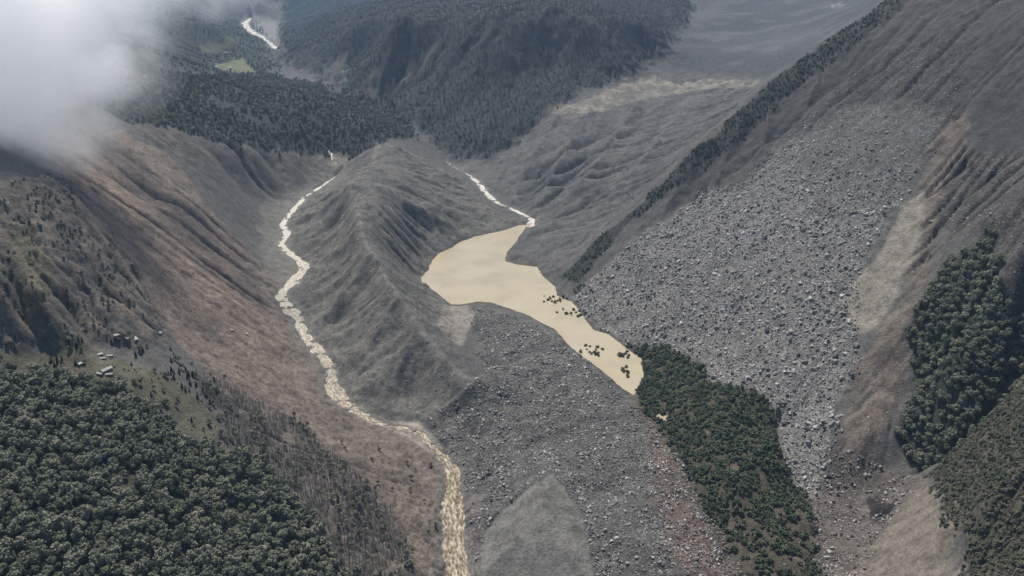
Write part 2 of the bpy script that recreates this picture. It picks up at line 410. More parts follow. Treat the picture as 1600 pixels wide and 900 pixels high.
A_SLIDE, A_FLANK, A_DEB, A_MTN = math.atan2(-.64, .77), math.atan2(.36, .93), math.atan2(.95, .35), math.atan2(.85, .5)
ST_slide = streak(A_SLIDE, 60, 6, 101)
ST_slide2 = streak(A_SLIDE, 16, 5, 108, 3)
ST_flank = streak(A_FLANK, 60, 4.5, 115, 5)
ST_fan = streak(A_FLANK, 70, 7, 121, 4)
ST_deb = streak(A_DEB, 95, 5, 131, 5)
ST_mtn = streak(A_MTN, 330, 3.5, 141, 5)
RID = fbm(GXv, GYv, 110, 5, 151, 0.55, True)

# running water cuts the gullies: a few rounds of stream-power erosion on every second grid point
def erode(Z, strength, rounds=7, kt=0.24):
    Z = Z.copy()
    nr, nc = Z.shape
    y = GYv[::2, ::2]
    cell = y * (gs[2] - gs[0])
    cell_l = y * (gl[2] - gl[0])
    offs = [(-1, 0), (1, 0), (0, -1), (0, 1), (-1, -1), (-1, 1), (1, -1), (1, 1)]
    idx = np.arange(nr * nc).reshape(nr, nc)
    for it in range(rounds):
        best = np.zeros_like(Z); rec = idx.copy(); dist = cell.copy()
        for dr, dc in offs:
            dd = np.hypot(dr * cell_l, dc * cell)
            nb = np.full_like(Z, 1e9)
            nb[max(0, -dr):nr - max(0, dr), max(0, -dc):nc - max(0, dc)] = Z[max(0, dr):nr + min(0, dr), max(0, dc):nc + min(0, dc)]
            ni = np.clip(idx + dr * nc + dc, 0, nr * nc - 1)
            sl_ = (Z - nb) / dd
            m_ = sl_ > best
            best = np.where(m_, sl_, best); rec = np.where(m_, ni, rec); dist = np.where(m_, dd, dist)
        order = np.argsort(-Z.ravel(), kind='stable')
        ol = order.tolist(); rl = rec.ravel().tolist()
        ar = (cell * cell_l).ravel().tolist()
        for i in ol:
            r_ = rl[i]
            if r_ != i:
                ar[r_] += ar[i]
        F = (kt / rounds) * strength * np.sqrt(np.array(ar).reshape(nr, nc)) / dist
        fl_ = F.ravel().tolist(); zl = Z.ravel().tolist()
        for i in reversed(ol):
            r_ = rl[i]
            if r_ != i:
                f_ = fl_[i]
                zl[i] = (zl[i] + f_ * zl[r_]) / (1 + f_)
        Z = np.array(zl).reshape(nr, nc)
        for _ in range(1):                          # slopes creep
            L4 = (np.roll(Z, 1, 0) + np.roll(Z, -1, 0) + np.roll(Z, 1, 1) + np.roll(Z, -1, 1)) / 4
            L4[0], L4[-1], L4[:, 0], L4[:, -1] = Z[0], Z[-1], Z[:, 0], Z[:, -1]
            Z += 0.18 * (L4 - Z)
    return Z

H = BASE.copy()
H += WN1 * 3.5 + WN2 * 1.2 + WN3 * 6
H += RG['slide'] * (ST_slide * 3.5 + ST_slide2 * 1.0) + RG['scarp'] * (ST_slide * 3 + RID * 7 + WN1 * 5)
LUMP = fbm(GXv, GYv, 150, 4, 161)
H += RG['ridgeflank'] * (ST_flank * 4.0 + RID * 7 + LUMP * 12)
RID2 = fbm(GXv, GYv, 38, 4, 157, 0.55, True)
H += RG['cliff'] * (RID2 * 8 + RID * 14 + ST_slide * 8 + WN2 * 4)
H += RG['fan'] * (ST_fan * 2.5 + WN4 * 1.2 + WN2 * 1.2)
H += RG['ridgedark'] * (ST_fan * 9 + RID * 5) + RG['ridgeveg'] * (RID * 7 + WN1 * 5)
H += RG['mound'] * (1 - RG['cone']) * (RID * 6.0 + RID2 * 3.0 + WN2 * 1.6 + WN4 * 0.9 + WN1 * 5)
H += RG['debris'] * (ST_deb * 4.0 + RID * 5)
H += RG['mountain'] * (ST_mtn * 66 + RID * 18)
H += RG['farleft'] * (RID * 10 + WN3 * 20) * sstep(40, 300, BASE - 200)
H += (RG['gully'] + RG['rightrock']) * (ST_fan * 4 + RID * 4 + WN2 * 1.5)
H += RG['rightscrub'] * (RID * 5) + RG['sandfoot'] * (ST_fan * 3)
H += RG['hillock'] * (RID * 3)
ERO = 0.32 * RG['slide'] + 0.55 * RG['scarp'] + 2.6 * RG['ridgeflank'] + 1.4 * RG['cliff'] + 0.10 * RG['fan'] + 0.35 * RG['ridgedark'] + 0.25 * RG['mound'] + 1.3 * RG['debris'] + 1.0 * RG['mountain'] + 1.0 * RG['farleft'] \
    + 1.0 * RG['gully'] + 0.4 * RG['rightrock'] + 0.6 * RG['rightscrub'] + 0.8 * RG['rightwood'] + 0.12 * RG['wood'] + 0.4 * RG['deadwood'] + 0.8 * RG['shelf'] + 0.3 * RG['sandfoot'] + 0.3 * RG['hillock']
ERO = np.clip(ERO, 0.05, 2.6) * (1 - .85 * RG['flat']) * (1 - .8 * RG['cone']) * (1 - .7 * RG['tongue']) * (1 - .8 * RG['bench'])
H2 = H[::2, ::2]
DZ = erode(H2, ERO[::2, ::2]) - H2
r2i = np.clip(np.arange(NL) / 2.0, 0, DZ.shape[0] - 1.001); c2i = np.clip(np.arange(NS) / 2.0, 0, DZ.shape[1] - 1.001)
ri, ci = r2i.astype(int), c2i.astype(int); rf, cf = (r2i - ri)[:, None], (c2i - ci)[None, :]
CUT = (DZ[ri][:, ci] * (1 - cf) + DZ[ri][:, ci + 1] * cf) * (1 - rf) + (DZ[ri + 1][:, ci] * (1 - cf) + DZ[ri + 1][:, ci + 1] * cf) * rf
H = H + CUT

for bu, bv, br, bz in [(520, 337, 48, -16), (556, 372, 30, 12), (533, 396, 36, -12), (640, 598, 62, -9), (530, 492, 36, -10), (545, 470, 30, 8), (600, 520, 40, 9), (575, 600, 34, 6), (680, 330, 42, 10), (640, 345, 30, -9), (720, 350, 26, -8),
                       (700, 430, 24, 4), (780, 600, 40, 7), (800, 560, 30, -7), (850, 690, 45, -8), (900, 660, 40, 6), (760, 660, 36, 6), (960, 760, 40, -6), (1378, 800, 16, -9), (310, 380, 60, -12), (360, 480, 50, 10),
                       (440, 560, 40, -8), (300, 330, 70, 12), (230, 300, 60, -14), (900, 300, 60, 7), (870, 350, 40, 6), (600, 300, 40, 8), (575, 330, 25, -7)]:
    cx_, cy_, _z = ground([bu], [bv])[0]
    H += 1.7 * bz * np.exp(-((GXv - cx_) ** 2 + (GYv - cy_) ** 2) / (2 * (br * .6) ** 2))
SPURS = [([(p[0], p[1]) for p in CREST], 9, 15), ([(640, 240), (700, 285), (760, 325), (795, 346)], 7, 18), ([(600, 300), (650, 325), (700, 352), (735, 370)], 10, 17), ([(558, 350), (610, 385), (650, 420)], 9, 14), ([(590, 420), (640, 445), (690, 470)], 6, 12),
         ([(545, 296), (505, 325), (465, 345)], 12, 18), ([(558, 372), (525, 392), (488, 412)], 12, 14), ([(578, 410), (540, 460), (505, 500)], 8, 13), ([(620, 472), (590, 530), (560, 590)], 8, 13), ([(650, 515), (625, 570), (600, 625)], 6, 11),
         ([(690, 560), (670, 600), (655, 635)], 6, 10), ([(745, 600), (710, 635), (680, 655)], 7, 10),
         ([(870, 186), (835, 250), (800, 315)], 12, 24), ([(925, 180), (880, 250), (835, 330)], 14, 24), ([(1000, 160), (950, 240), (880, 330)], 13, 26), ([(1080, 160), (1000, 260), (920, 345)], 10, 24), ([(900, 183), (855, 255), (815, 325)], -6, 20), ([(960, 172), (910, 250), (850, 335)], -6, 20),
         ([(215, 285), (275, 335), (330, 375), (400, 425)], -5, 14), ([(150, 275), (220, 350), (300, 440), (360, 510)], -4, 12), ([(330, 325), (380, 365), (415, 400)], -5, 12), ([(300, 215), (360, 265), (420, 300)], -9, 20), ([(270, 240), (340, 300), (400, 345)], 6, 20),
         ([(250, 520), (330, 560), (430, 610), (510, 640)], -4, 9), ([(420, 560), (480, 610), (560, 660)], -5, 8), ([(640, 830), (590, 770), (520, 700)], -5, 8),
         ([(1140, 240), (1120, 290), (1100, 330)], 12, 18), ([(1200, 190), (1195, 225), (1180, 255)], 12, 18), ([(1060, 300), (1045, 325), (1030, 345)], 9, 14), ([(1280, 110), (1270, 150), (1250, 190)], 12, 20)]
for line, amp, reach in SPURS:
    q = dens([(p[0], p[1], 0.0) for p in line], 10)
    g_ = ground([p[0] for p in q], [p[1] for p in q])
    Lq = np.concatenate([g_[:, :2], np.zeros((len(g_), 1)), np.sin(np.linspace(.45, math.pi - .25, len(g_)))[:, None]], 1)
    Lq = Lq[np.concatenate([[True], np.hypot(*np.diff(Lq[:, :2], axis=0).T) < 160])]
    d_, _z, w_ = line_near(GXv, GYv, Lq, reach * 6)
    d_ = np.maximum(d_ + reach * .45 * WN2 + reach * .5 * WN1, 0)
    H += np.where(d_ < reach * 7, (1.7 if line[0][0] > 450 else 1.0) * amp * w_ * np.exp(-d_ / reach), 0)
RID3 = fbm(GXv, GYv, 15, 3, 159, 0.55, True)
SLN = fbm(GXv, GYv, 150, 5, 163) + .25 * ST_slide
_q = SLN * 7.0
SLUMP = (np.floor(_q) + sstep(0, .16, _q - np.floor(_q))) / 7.0 - SLN      # stepped slump scarps
BARE = np.clip(RG['slide'] + RG['scarp'] + RG['ridgeflank'] + RG['debris'] + RG['cliff'] + RG['ridgedark'] + RG['mound'] + RG['rightrock'] + .6 * RG['gully'] + .4 * RG['sandfoot'], 0, 1) \
    * (1 - RG['cone']) * (1 - .8 * RG['flat']) * (1 - .7 * RG['notch']) * (1 - .6 * RG['tongue'])
FARK = np.clip(GYv / 1700.0, .7, 2.2)
H += BARE * FARK * (RID2 * 2.2 + RID3 * 1.1)
H += np.clip(RG['slide'] + RG['scarp'] + RG['ridgeflank'] * .8 + RG['debris'] * .7 + RG['cliff'] * .6, 0, 1) * SLUMP * 42
cone_sd = poly_sd(GXv, GYv, land_poly(PX['cone']), 80)
H += np.clip(cone_sd + 5 * WN2, 0, 55) * 0.34

# water beds
lake_sd = poly_sd(GXv, GYv, LAKE, 70)
wob = lake_sd + 3.6 * WN2 + 2.6 * WN4
inner = sstep(-1.5, 6, wob)
rim = LAKE_Z + 0.8 + np.clip(-wob, 0, 60) * 0.10
H = np.where(lake_sd > -69, np.maximum(H, rim), H)
H = H * (1 - inner) + (LAKE_Z - 1.5 - np.clip(wob, 0, 20) * 0.15) * inner
pond_sd = poly_sd(GXv, GYv, POND, 30) + 0.8 * WN4
pin = sstep(-1, 3, pond_sd)
H = np.where(pond_sd > -29, np.maximum(H, POND_Z + 0.5), H)
H = H * (1 - pin) + (POND_Z - 1.5) * pin
WET = np.maximum(inner, pin)
STRW = np.zeros_like(H)
for L in PL:
    d, z, w = line_near(GXv, GYv, L, 90)
    edge = d / (w * 0.5) + 0.28 * WN2 + 0.22 * WN4
    k = 1 - sstep(0.75, 1.55, edge)
    bank = 1 - sstep(1.4, 4.0, edge)
    H = np.where(d < 400, H * (1 - bank * 0.7) + np.maximum(H, z + 0.6) * bank * 0.7, H)
    bars = sstep(.10, .34, fbm(GXv, GYv, 26, 3, 421) + .25 * edge - .12) * (1 if L is not PL[0] else sstep(1240, 1420, GYv))
    H = H * (1 - k) + (z - 1.6 + 3.6 * bars) * k
    STRW = np.maximum(STRW, (1 - sstep(1.1, 3.0, edge)) * (d < 85))

# ------------------------------------------------------------------ materials
def mat(name, rough=0.9, spec=0.25):
    m = bpy.data.materials.new(name)
    m.use_nodes = True
    nt = m.node_tree
    b = nt.nodes['Principled BSDF']
    b.inputs['Roughness'].default_value = rough
    b.inputs['Specular IOR Level'].default_value = spec
    return m, nt, b

def node(nt, kind, **kw):
    n = nt.nodes.new(kind)
    for k, v in kw.items():
        if hasattr(n, k):
            setattr(n, k, v)
        else:
            n.inputs[k].default_value = v
    return n

def noise_node(nt, scale, detail=4.0, rough=0.6, coord=None):
    n = node(nt, 'ShaderNodeTexNoise')
    n.inputs['Scale'].default_value = scale
    n.inputs['Detail'].default_value = detail
    n.inputs['Roughness'].default_value = rough
    if coord is not None:
        nt.links.new(coord, n.inputs['Vector'])
    return n

def ramp(nt, fac, stops):
    r = node(nt, 'ShaderNodeValToRGB')
    e = r.color_ramp.elements
    while len(e) < len(stops):
        e.new(0.5)
    for el, (p, c) in zip(e, stops):
        el.position = p
        el.color = (*c, 1) if len(c) == 3 else c
    nt.links.new(fac, r.inputs['Fac'])
    return r

def mixc(nt, mode, fac, a, b):
    m = node(nt, 'ShaderNodeMix', data_type='RGBA', blend_type=mode)
    if isinstance(fac, (int, float)):
        m.inputs[0].default_value = fac
    else:
        nt.links.new(fac, m.inputs[0])
    for s, i in ((a, 6), (b, 7)):
        if isinstance(s, tuple):
            m.inputs[i].default_value = (*s, 1)
        else:
            nt.links.new(s, m.inputs[i])
    return m.outputs[2]

M_ground, nt, b = mat('debris_ground', 0.95, 0.15)
at_c = node(nt, 'ShaderNodeAttribute', attribute_name='ground_colour')
at_r = node(nt, 'ShaderNodeAttribute', attribute_name='stoniness')
tc = node(nt, 'ShaderNodeTexCoord')
n1 = noise_node(nt, 0.22, 5, 0.7, tc.outputs['Object'])
n2 = noise_node(nt, 0.045, 6, 0.65, tc.outputs['Object'])
v1 = node(nt, 'ShaderNodeTexVoronoi', feature='F1')
v1.inputs['Scale'].default_value = 0.30
nt.links.new(tc.outputs['Object'], v1.inputs['Vector'])
bw = node(nt, 'ShaderNodeRGBToBW'); nt.links.new(v1.outputs['Color'], bw.inputs[0])
r1 = ramp(nt, n1.outputs[0], [(0.32, (.50, .50, .50)), (0.68, (1.5, 1.5, 1.5))])
r2 = ramp(nt, n2.outputs[0], [(0.34, (.55, .54, .53)), (0.5, (.98, .98, .98)), (0.7, (1.4, 1.39, 1.37))])
r3 = ramp(nt, bw.outputs[0], [(0.0, (.55, .55, .55)), (0.6, (.95, .95, .95)), (1.0, (2.0, 2.0, 2.0))])
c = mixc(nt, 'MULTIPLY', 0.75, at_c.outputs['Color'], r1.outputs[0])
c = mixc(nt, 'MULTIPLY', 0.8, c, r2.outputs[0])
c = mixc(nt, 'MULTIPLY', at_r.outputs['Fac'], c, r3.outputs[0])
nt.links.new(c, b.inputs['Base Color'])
bp = node(nt, 'ShaderNodeBump'); bp.inputs['Strength'].default_value = 0.9; bp.inputs['Distance'].default_value = 3.0
mm = node(nt, 'ShaderNodeMath', operation='MULTIPLY')
nt.links.new(bw.outputs[0], mm.inputs[0]); nt.links.new(at_r.outputs['Fac'], mm.inputs[1])
ma = node(nt, 'ShaderNodeMath', operation='ADD')
nt.links.new(n1.outputs[0], ma.inputs[0]); nt.links.new(mm.outputs[0], ma.inputs[1])
nt.links.new(ma.outputs[0], bp.inputs['Height'])
nt.links.new(bp.outputs[0], b.inputs['Normal'])

# ------------------------------------------------------------------ ground colour: material of each patch, with some light and shade painted in
Cc = np.empty(H.shape + (3,)); Cc[:] = (.092, .089, .084)
def lay(mask, col, k=1.0):
    global Cc
    m = (np.clip(mask, 0, 1) * k)[..., None]
    Cc = Cc * (1 - m) + np.array(col) * m
lay(sstep(0.0, 0.5, WN3), (.110, .105, .098), .6)
lay(RG['dust'], (.060, .061, .063), .9)
lay(RG['dust'] * sstep(.0, .45, fbm(GXv, GYv, 260, 5, 85)), (.115, .113, .108), .7)
lay(RG['topwhite'] * sstep(-.2, .3, WN2 + .5 * WN4), (.26, .26, .25), .8)
lay(RG['debris'] * (1 - .8 * RG['dust']), (.078, .077, .076))
lay(RG['debris'] * sstep(.15, .5, ST_deb), (.115, .111, .104), .7)
lay(RG['debris'] * sstep(-.05, -.4, ST_deb), (.042, .042, .042), .8)
lay(RG['lit_terrace'] * (.35 + .65 * sstep(-.1, .3, WN1 + .6 * WN2)), (.235, .215, .175), .9)  # sunlit terrace edge painted as a broken paler band
lay(RG['ridgeflank'], (.112, .108, .098))
lay(RG['ridgeflank'] * sstep(.05, .28, fbm(GXv, GYv, 75, 5, 83)), (.066, .064, .060), .85)  # dark patches painted to make up for weak shadows on the flanks
lay(RG['ridgeflank'] * sstep(.18, .4, fbm(GXv, GYv, 60, 5, 89)), (.165, .158, .141), .8)
lay(RG['ridgeflank'] * sstep(.1, .6, ST_flank), (.140, .134, .120), .6)
lay(RG['slide'], (.162, .132, .111))
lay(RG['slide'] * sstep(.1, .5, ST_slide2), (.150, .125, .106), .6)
lay(RG['slidehot'], (.185, .142, .113), .7)
lay(RG['slide'] * sstep(.05, .5, fbm(GXv, GYv, 130, 4, 71)), (.078, .068, .060), .7)
lay(RG['slide'] * sstep(.12, .3, fbm(GXv, GYv, 48, 4, 73)), (.062, .056, .050), .55)
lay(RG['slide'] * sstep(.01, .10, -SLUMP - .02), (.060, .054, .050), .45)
lay(RG['scarp'], (.108, .097, .086), .9)
lay(RG['scarp'] * sstep(.0, .4, fbm(GXv, GYv, 90, 5, 93)), (.062, .058, .053), .75)
lay(RG['streambed'], (.150, .142, .124), .75)
lay(RG['flat'], (.30, .265, .22), .9)
lay(RG['cliff'], (.085, .080, .074))
lay(RG['cliff'] * sstep(.2, .7, RID), (.150, .128, .108), .8)
lay(RG['moss'], (.105, .098, .058), .6)
lay(RG['orange'], (.17, .120, .085), .7)
lay(RG['wood'], (.060, .062, .045))
lay(RG['bench'], (.092, .090, .062))
lay(RG['bench'] * sstep(.0, .5, WN1), (.120, .100, .074), .6)
lay(RG['deadwood'], (.115, .106, .092), .85)
lay(RG['shelf'], (.050, .056, .048))
lay(RG['mountain'], (.028, .038, .034))
lay(RG['farleft'], (.042, .052, .042))
lay(RG['mountain'] * sstep(.35, .75, ST_mtn + .4 * WN3), (.048, .050, .046), .5)
for k in ('rockscar1', 'rockscar2', 'rockscar3'):
    lay(RG[k], (.11, .102, .094), .75)
lay(RG['meadow'], (.15, .155, .080), .9); lay(RG['meadow2'], (.085, .105, .062), .8)
lay(RG['farbar'], (.19, .185, .17), .9)
UP = 1 - .85 * sstep(290, 470, BASE)
lay(RG['fan'] * UP, (.165, .160, .150))
lay(RG['fan'] * UP * sstep(.0, .4, fbm(GXv, GYv, 140, 4, 97)), (.21, .203, .190), .6)
lay(RG['ridgedark'], (.045, .045, .046), .95)
lay(RG['ridgedark'] * sstep(.1, .5, ST_fan), (.066, .063, .060), .6)
lay(RG['ridgeveg'], (.034, .037, .033), .92)
lay(RG['upperright'], (.046, .046, .047), .9)
lay(RG['gully'], (.112, .094, .082), .85)
lay(RG['gully'] * sstep(.1, .5, ST_fan), (.150, .120, .098), .6)
lay(RG['fantail'], (.225, .218, .200), .85)
lay(RG['tongue'], (.235, .215, .178), .9)
lay(RG['rightrock'], (.068, .065, .063))
lay(RG['toe'], (.115, .100, .090))
lay(RG['rightwood'], (.048, .052, .042))
lay(RG['rightscrub'], (.078, .074, .056))
lay(RG['sandfoot'], (.165, .146, .122))
lay(RG['mound'], (.108, .104, .096))
lay(RG['mound'] * sstep(.02, .35, fbm(GXv, GYv, 55, 4, 79)), (.078, .075, .070), .75)
lay(RG['redrubble'], (.125, .092, .078), .9)
lay(RG['hillock'], (.058, .056, .038))
lay(RG['hillock'] * (1 - sstep(1130, 1260, GYv)), (.085, .070, .056), .6)
lay(RG['hillock'] * sstep(.15, .4, fbm(GXv, GYv, 45, 4, 87)), (.120, .096, .078), .7)
lay(RG['cone'], (.150, .146, .134))
lay(RG['cone'] * sstep(.0, .4, ST_flank), (.150, .145, .132), .7)
lay(RG['notch'], (.225, .205, .175), .9)
lay(STRW, (.165, .157, .140), .8)
lay(WET, (.22, .185, .13), .9)
damp = (1 - sstep(0.3, 4.0, H - LAKE_Z)) * (lake_sd > -69)
lay(damp, (.085, .074, .060), .75)
lay(RG['hollow'], (.030, .027, .026), .9)
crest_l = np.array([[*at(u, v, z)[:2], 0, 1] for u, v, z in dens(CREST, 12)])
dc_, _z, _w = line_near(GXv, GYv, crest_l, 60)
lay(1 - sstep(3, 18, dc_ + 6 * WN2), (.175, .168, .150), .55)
ST_fine = streak(A_FLANK, 11, 9, 171, 3)
lay((RG['gully'] + RG['sandfoot'] + RG['tongue'] + .6 * RG['ridgedark'] + .5 * RG['rightrock']) * sstep(.15, .5, ST_fine) * (1 - .4 * RG['ridgedark']), (.165, .142, .118), .38)
lay((RG['gully'] + RG['tongue'] + RG['ridgedark'] + RG['rightrock']) * sstep(-.05, -.4, ST_fine), (.055, .050, .046), .45)
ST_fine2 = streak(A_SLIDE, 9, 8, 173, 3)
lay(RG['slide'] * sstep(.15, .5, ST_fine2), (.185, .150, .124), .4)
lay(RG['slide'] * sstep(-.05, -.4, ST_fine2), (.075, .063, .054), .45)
stone = np.clip(RG['fan'] * .9 + RG['mound'] * (1 - RG['cone']) * .85 + RG['rightrock'] * .8 + RG['toe'] * .6 + RG['debris'] * .15 + RG['ridgeflank'] * .2 + STRW * .5, 0, 1)
stone *= (1 - RG['hillock'] * sstep(1130, 1260, GYv)) * (.45 + .75 * sstep(-.3, .3, fbm(GXv, GYv, 40, 3, 66)))

def grid_mesh(name, X, Y, Z, material, smooth=True):
    nr, nc = X.shape
    co = np.stack([X, Y, Z], -1).reshape(-1, 3).astype(np.float32)
    i = np.arange(nr * nc).reshape(nr, nc)
    q = np.stack([i[:-1, :-1], i[:-1, 1:], i[1:, 1:], i[1:, :-1]], -1).reshape(-1, 4).astype(np.int32)
    me = bpy.data.meshes.new(name)
    me.vertices.add(len(co)); me.vertices.foreach_set('co', co.ravel())
    me.loops.add(q.size); me.loops.foreach_set('vertex_index', q.ravel())
    me.polygons.add(len(q))
    me.polygons.foreach_set('loop_start', np.arange(0, q.size, 4, dtype=np.int32))
    me.polygons.foreach_set('loop_total', np.full(len(q), 4, np.int32))
    me.update(calc_edges=True)
    me.polygons.foreach_set('use_smooth', np.full(len(q), smooth))
    me.materials.append(material)
    o = bpy.data.objects.new(name, me)
    COL.objects.link(o)
    return o

terrain = grid_mesh('terrain', GXv, GYv, H, M_ground)
terrain['kind'] = 'structure'
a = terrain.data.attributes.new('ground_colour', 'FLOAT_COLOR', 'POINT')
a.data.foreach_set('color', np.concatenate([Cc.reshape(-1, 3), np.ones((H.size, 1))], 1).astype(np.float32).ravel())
a = terrain.data.attributes.new('stoniness', 'FLOAT', 'POINT')
a.data.foreach_set('value', stone.astype(np.float32).ravel())

# ------------------------------------------------------------------ water
M_lake, nt, b = mat('muddy_water', 0.22, 0.5)
tc = node(nt, 'ShaderNodeTexCoord')
nl = noise_node(nt, 0.012, 4, 0.5, tc.outputs['Object'])
nr_ = ramp(nt, nl.outputs[0], [(0.3, (.350, .292, .190)), (0.5, (.402, .340, .222)), (0.7, (.422, .362, .246))])
nt.links.new(nr_.outputs[0], b.inputs['Base Color'])
nb = noise_node(nt, 0.35, 3, 0.5, tc.outputs['Object'])
bp = node(nt, 'ShaderNodeBump'); bp.inputs['Strength'].default_value = 0.12; bp.inputs['Distance'].default_value = 0.4
nt.links.new(nb.outputs[0], bp.inputs['Height']); nt.links.new(bp.outputs[0], b.inputs['Normal'])

def ngon(name, P, z, material):
    bm = bmesh.new()
    f = bm.faces.new([bm.verts.new((p[0], p[1], z)) for p in P])
    if f.normal.z < 0:
        f.normal_flip()
    bmesh.ops.triangulate(bm, faces=[f])
    me = bpy.data.meshes.new(name); bm.to_mesh(me); bm.free()
    me.materials.append(material)
    o = bpy.data.objects.new(name, me); COL.objects.link(o)
    o['kind'] = 'structure'
    return o

def grow(P, d):
    A_ = np.roll(P, 1, 0); B_ = np.roll(P, -1, 0)
    t = B_ - A_; t /= np.linalg.norm(t, axis=1)[:, None]
    nrm = np.stack([t[:, 1], -t[:, 0]], 1)
    area = np.sum(P[:, 0] * np.roll(P[:, 1], -1) - np.roll(P[:, 0], -1) * P[:, 1])
    return P + nrm * d * np.sign(area)

ngon('lake', grow(LAKE, 9), LAKE_Z, M_lake)
ngon('pond', grow(POND, 2.5), POND_Z, M_lake)

def river_mat(name, lo, mid, hi, dark_at, scale, paler_upstream=False):
    m, nt, b = mat(name, 0.6, 0.2)
    tc = node(nt, 'ShaderNodeTexCoord')
    fa = node(nt, 'ShaderNodeAttribute', attribute_name='flow')      # metres across and along the current
    wv = noise_node(nt, 0.05, 2, 0.5, tc.outputs['Object'])
    wm = node(nt, 'ShaderNodeVectorMath', operation='MULTIPLY_ADD'); wm.inputs[1].default_value = (9, 9, 9)
    nt.links.new(wv.outputs['Color'], wm.inputs[0]); nt.links.new(fa.outputs['Vector'], wm.inputs[2])
    sc_ = node(nt, 'ShaderNodeVectorMath', operation='MULTIPLY'); sc_.inputs[1].default_value = (2.2, 0.8, 1)
    nt.links.new(wm.outputs[0], sc_.inputs[0])
    n = noise_node(nt, scale, 6, 0.72, sc_.outputs[0])
    v = node(nt, 'ShaderNodeTexVoronoi', feature='SMOOTH_F1'); v.inputs['Scale'].default_value = scale * 1.6
    nt.links.new(sc_.outputs[0], v.inputs['Vector'])
    mx = node(nt, 'ShaderNodeMath', operation='MULTIPLY_ADD'); mx.inputs[1].default_value = 0.45
    nt.links.new(v.outputs['Distance'], mx.inputs[0]); nt.links.new(n.outputs[0], mx.inputs[2])
    r = ramp(nt, mx.outputs[0], [(dark_at - .12, lo), (dark_at, mid), (dark_at + .16, hi)])
    if paler_upstream:                              # the silt thickens downstream; foam dominates above
        sx = node(nt, 'ShaderNodeSeparateXYZ'); nt.links.new(tc.outputs['Object'], sx.inputs[0])
        mr_ = node(nt, 'ShaderNodeMapRange', clamp=True); mr_.inputs['From Min'].default_value = 1300; mr_.inputs['From Max'].default_value = 2700; mr_.inputs['To Max'].default_value = .8
        nt.links.new(sx.outputs['Y'], mr_.inputs['Value'])
        nt.links.new(mixc(nt, 'MIX', mr_.outputs[0], r.outputs[0], (.58, .55, .48)), b.inputs['Base Color'])
    else:
        nt.links.new(r.outputs[0], b.inputs['Base Color'])
    bp = node(nt, 'ShaderNodeBump'); bp.inputs['Strength'].default_value = 0.9; bp.inputs['Distance'].default_value = 1.6
    nt.links.new(mx.outputs[0], bp.inputs['Height']); nt.links.new(bp.outputs[0], b.inputs['Normal'])
    return m

M_river = river_mat('silty_rapids', (.085, .064, .040), (.20, .155, .100), (.46, .40, .30), .68, 0.085, True)
M_white = river_mat('white_rapids', (.16, .145, .12), (.38, .355, .30), (.64, .61, .55), .62, 0.09)

def ribbon(name, L, material, k=1.30, chop=0.9, nc=17):
    p = L[:, :2]
    t = np.gradient(p, axis=0); t /= np.linalg.norm(t, axis=1)[:, None] + 1e-9
    for _ in range(3):
        t[1:-1] = (t[:-2] + 2 * t[1:-1] + t[2:]); t /= np.linalg.norm(t, axis=1)[:, None]
    nrm = np.stack([-t[:, 1], t[:, 0]], 1)
    off = np.linspace(-.5, .5, nc)
    X = p[:, 0:1] + nrm[:, 0:1] * off * L[:, 3:4] * k
    Y = p[:, 1:2] + nrm[:, 1:2] * off * L[:, 3:4] * k
    Z = L[:, 2:3] + 0 * off + chop * fbm(X, Y, 7.0, 3, 201) + .5 * chop * fbm(X, Y, 18.0, 2, 203)
    o = grid_mesh(name, X, Y, Z, material)
    o['kind'] = 'structure'
    al = np.concatenate([[0], np.cumsum(np.hypot(*np.diff(p, axis=0).T))])[:, None] + 0 * off
    fl = np.stack([off * L[:, 3:4] * k, al, 0 * al], -1).astype(np.float32)
    a_ = o.data.attributes.new('flow', 'FLOAT_VECTOR', 'POINT'); a_.data.foreach_set('vector', np.ascontiguousarray(fl).ravel())
    return o

PLr = [resample(L, 4.0 if i < 2 else 12.0) for i, L in enumerate(PL)]
ribbon('stream', PLr[0], M_river)
ribbon('inflow_stream', PLr[1], M_white)
ribbon('far_river', PLr[2], M_white, 1.3)

# ------------------------------------------------------------------ scattering helpers
def tag(o, label=None, cat=None, group=None, kind=None):
    if label: o['label'] = label
    if cat: o['category'] = cat
    if group: o['group'] = group
    if kind: o['kind'] = kind
    return o

def hz(x, y):
    return lookup(H, np.asarray(x, float), np.asarray(y, float))

def scatter(key, spacing, keep=1.0, thresh=0.5, ex=(), noise_cut=None, seed=0):
    """jittered points on the patch of land called key"""
    P = land_poly(PX[key])
    g = np.random.default_rng(1000 + seed)
    lo, hi = P.min(0), P.max(0)
    xs = np.arange(lo[0] - 20, hi[0] + 20, spacing); ys = np.arange(lo[1] - 20, hi[1] + 20, spacing)
    X, Y = np.meshgrid(xs, ys)
    X = (X + g.uniform(-.5, .5, X.shape) * spacing).ravel(); Y = (Y + g.uniform(-.5, .5, Y.shape) * spacing).ravel()
    m = (np.abs(X / np.maximum(Y, 1)) < 1.0) & (Y > 540) & (Y < 11000)
    X, Y = X[m], Y[m]
    m = lookup(RG[key], X, Y) > thresh + g.uniform(-.38, .38, X.shape)
    m &= g.uniform(0, 1, X.shape) < keep
    m &= (lookup(WET, X, Y) < .3) & (lookup(STRW, X, Y) < .75)
    for k, t in ex:
        m &= lookup(RG[k], X, Y) < t
    if noise_cut is not None:
        m &= fbm(X, Y, noise_cut[0], 3, 300 + seed) > noise_cut[1]
    return np.stack([X[m], Y[m], hz(X[m], Y[m])], 1)

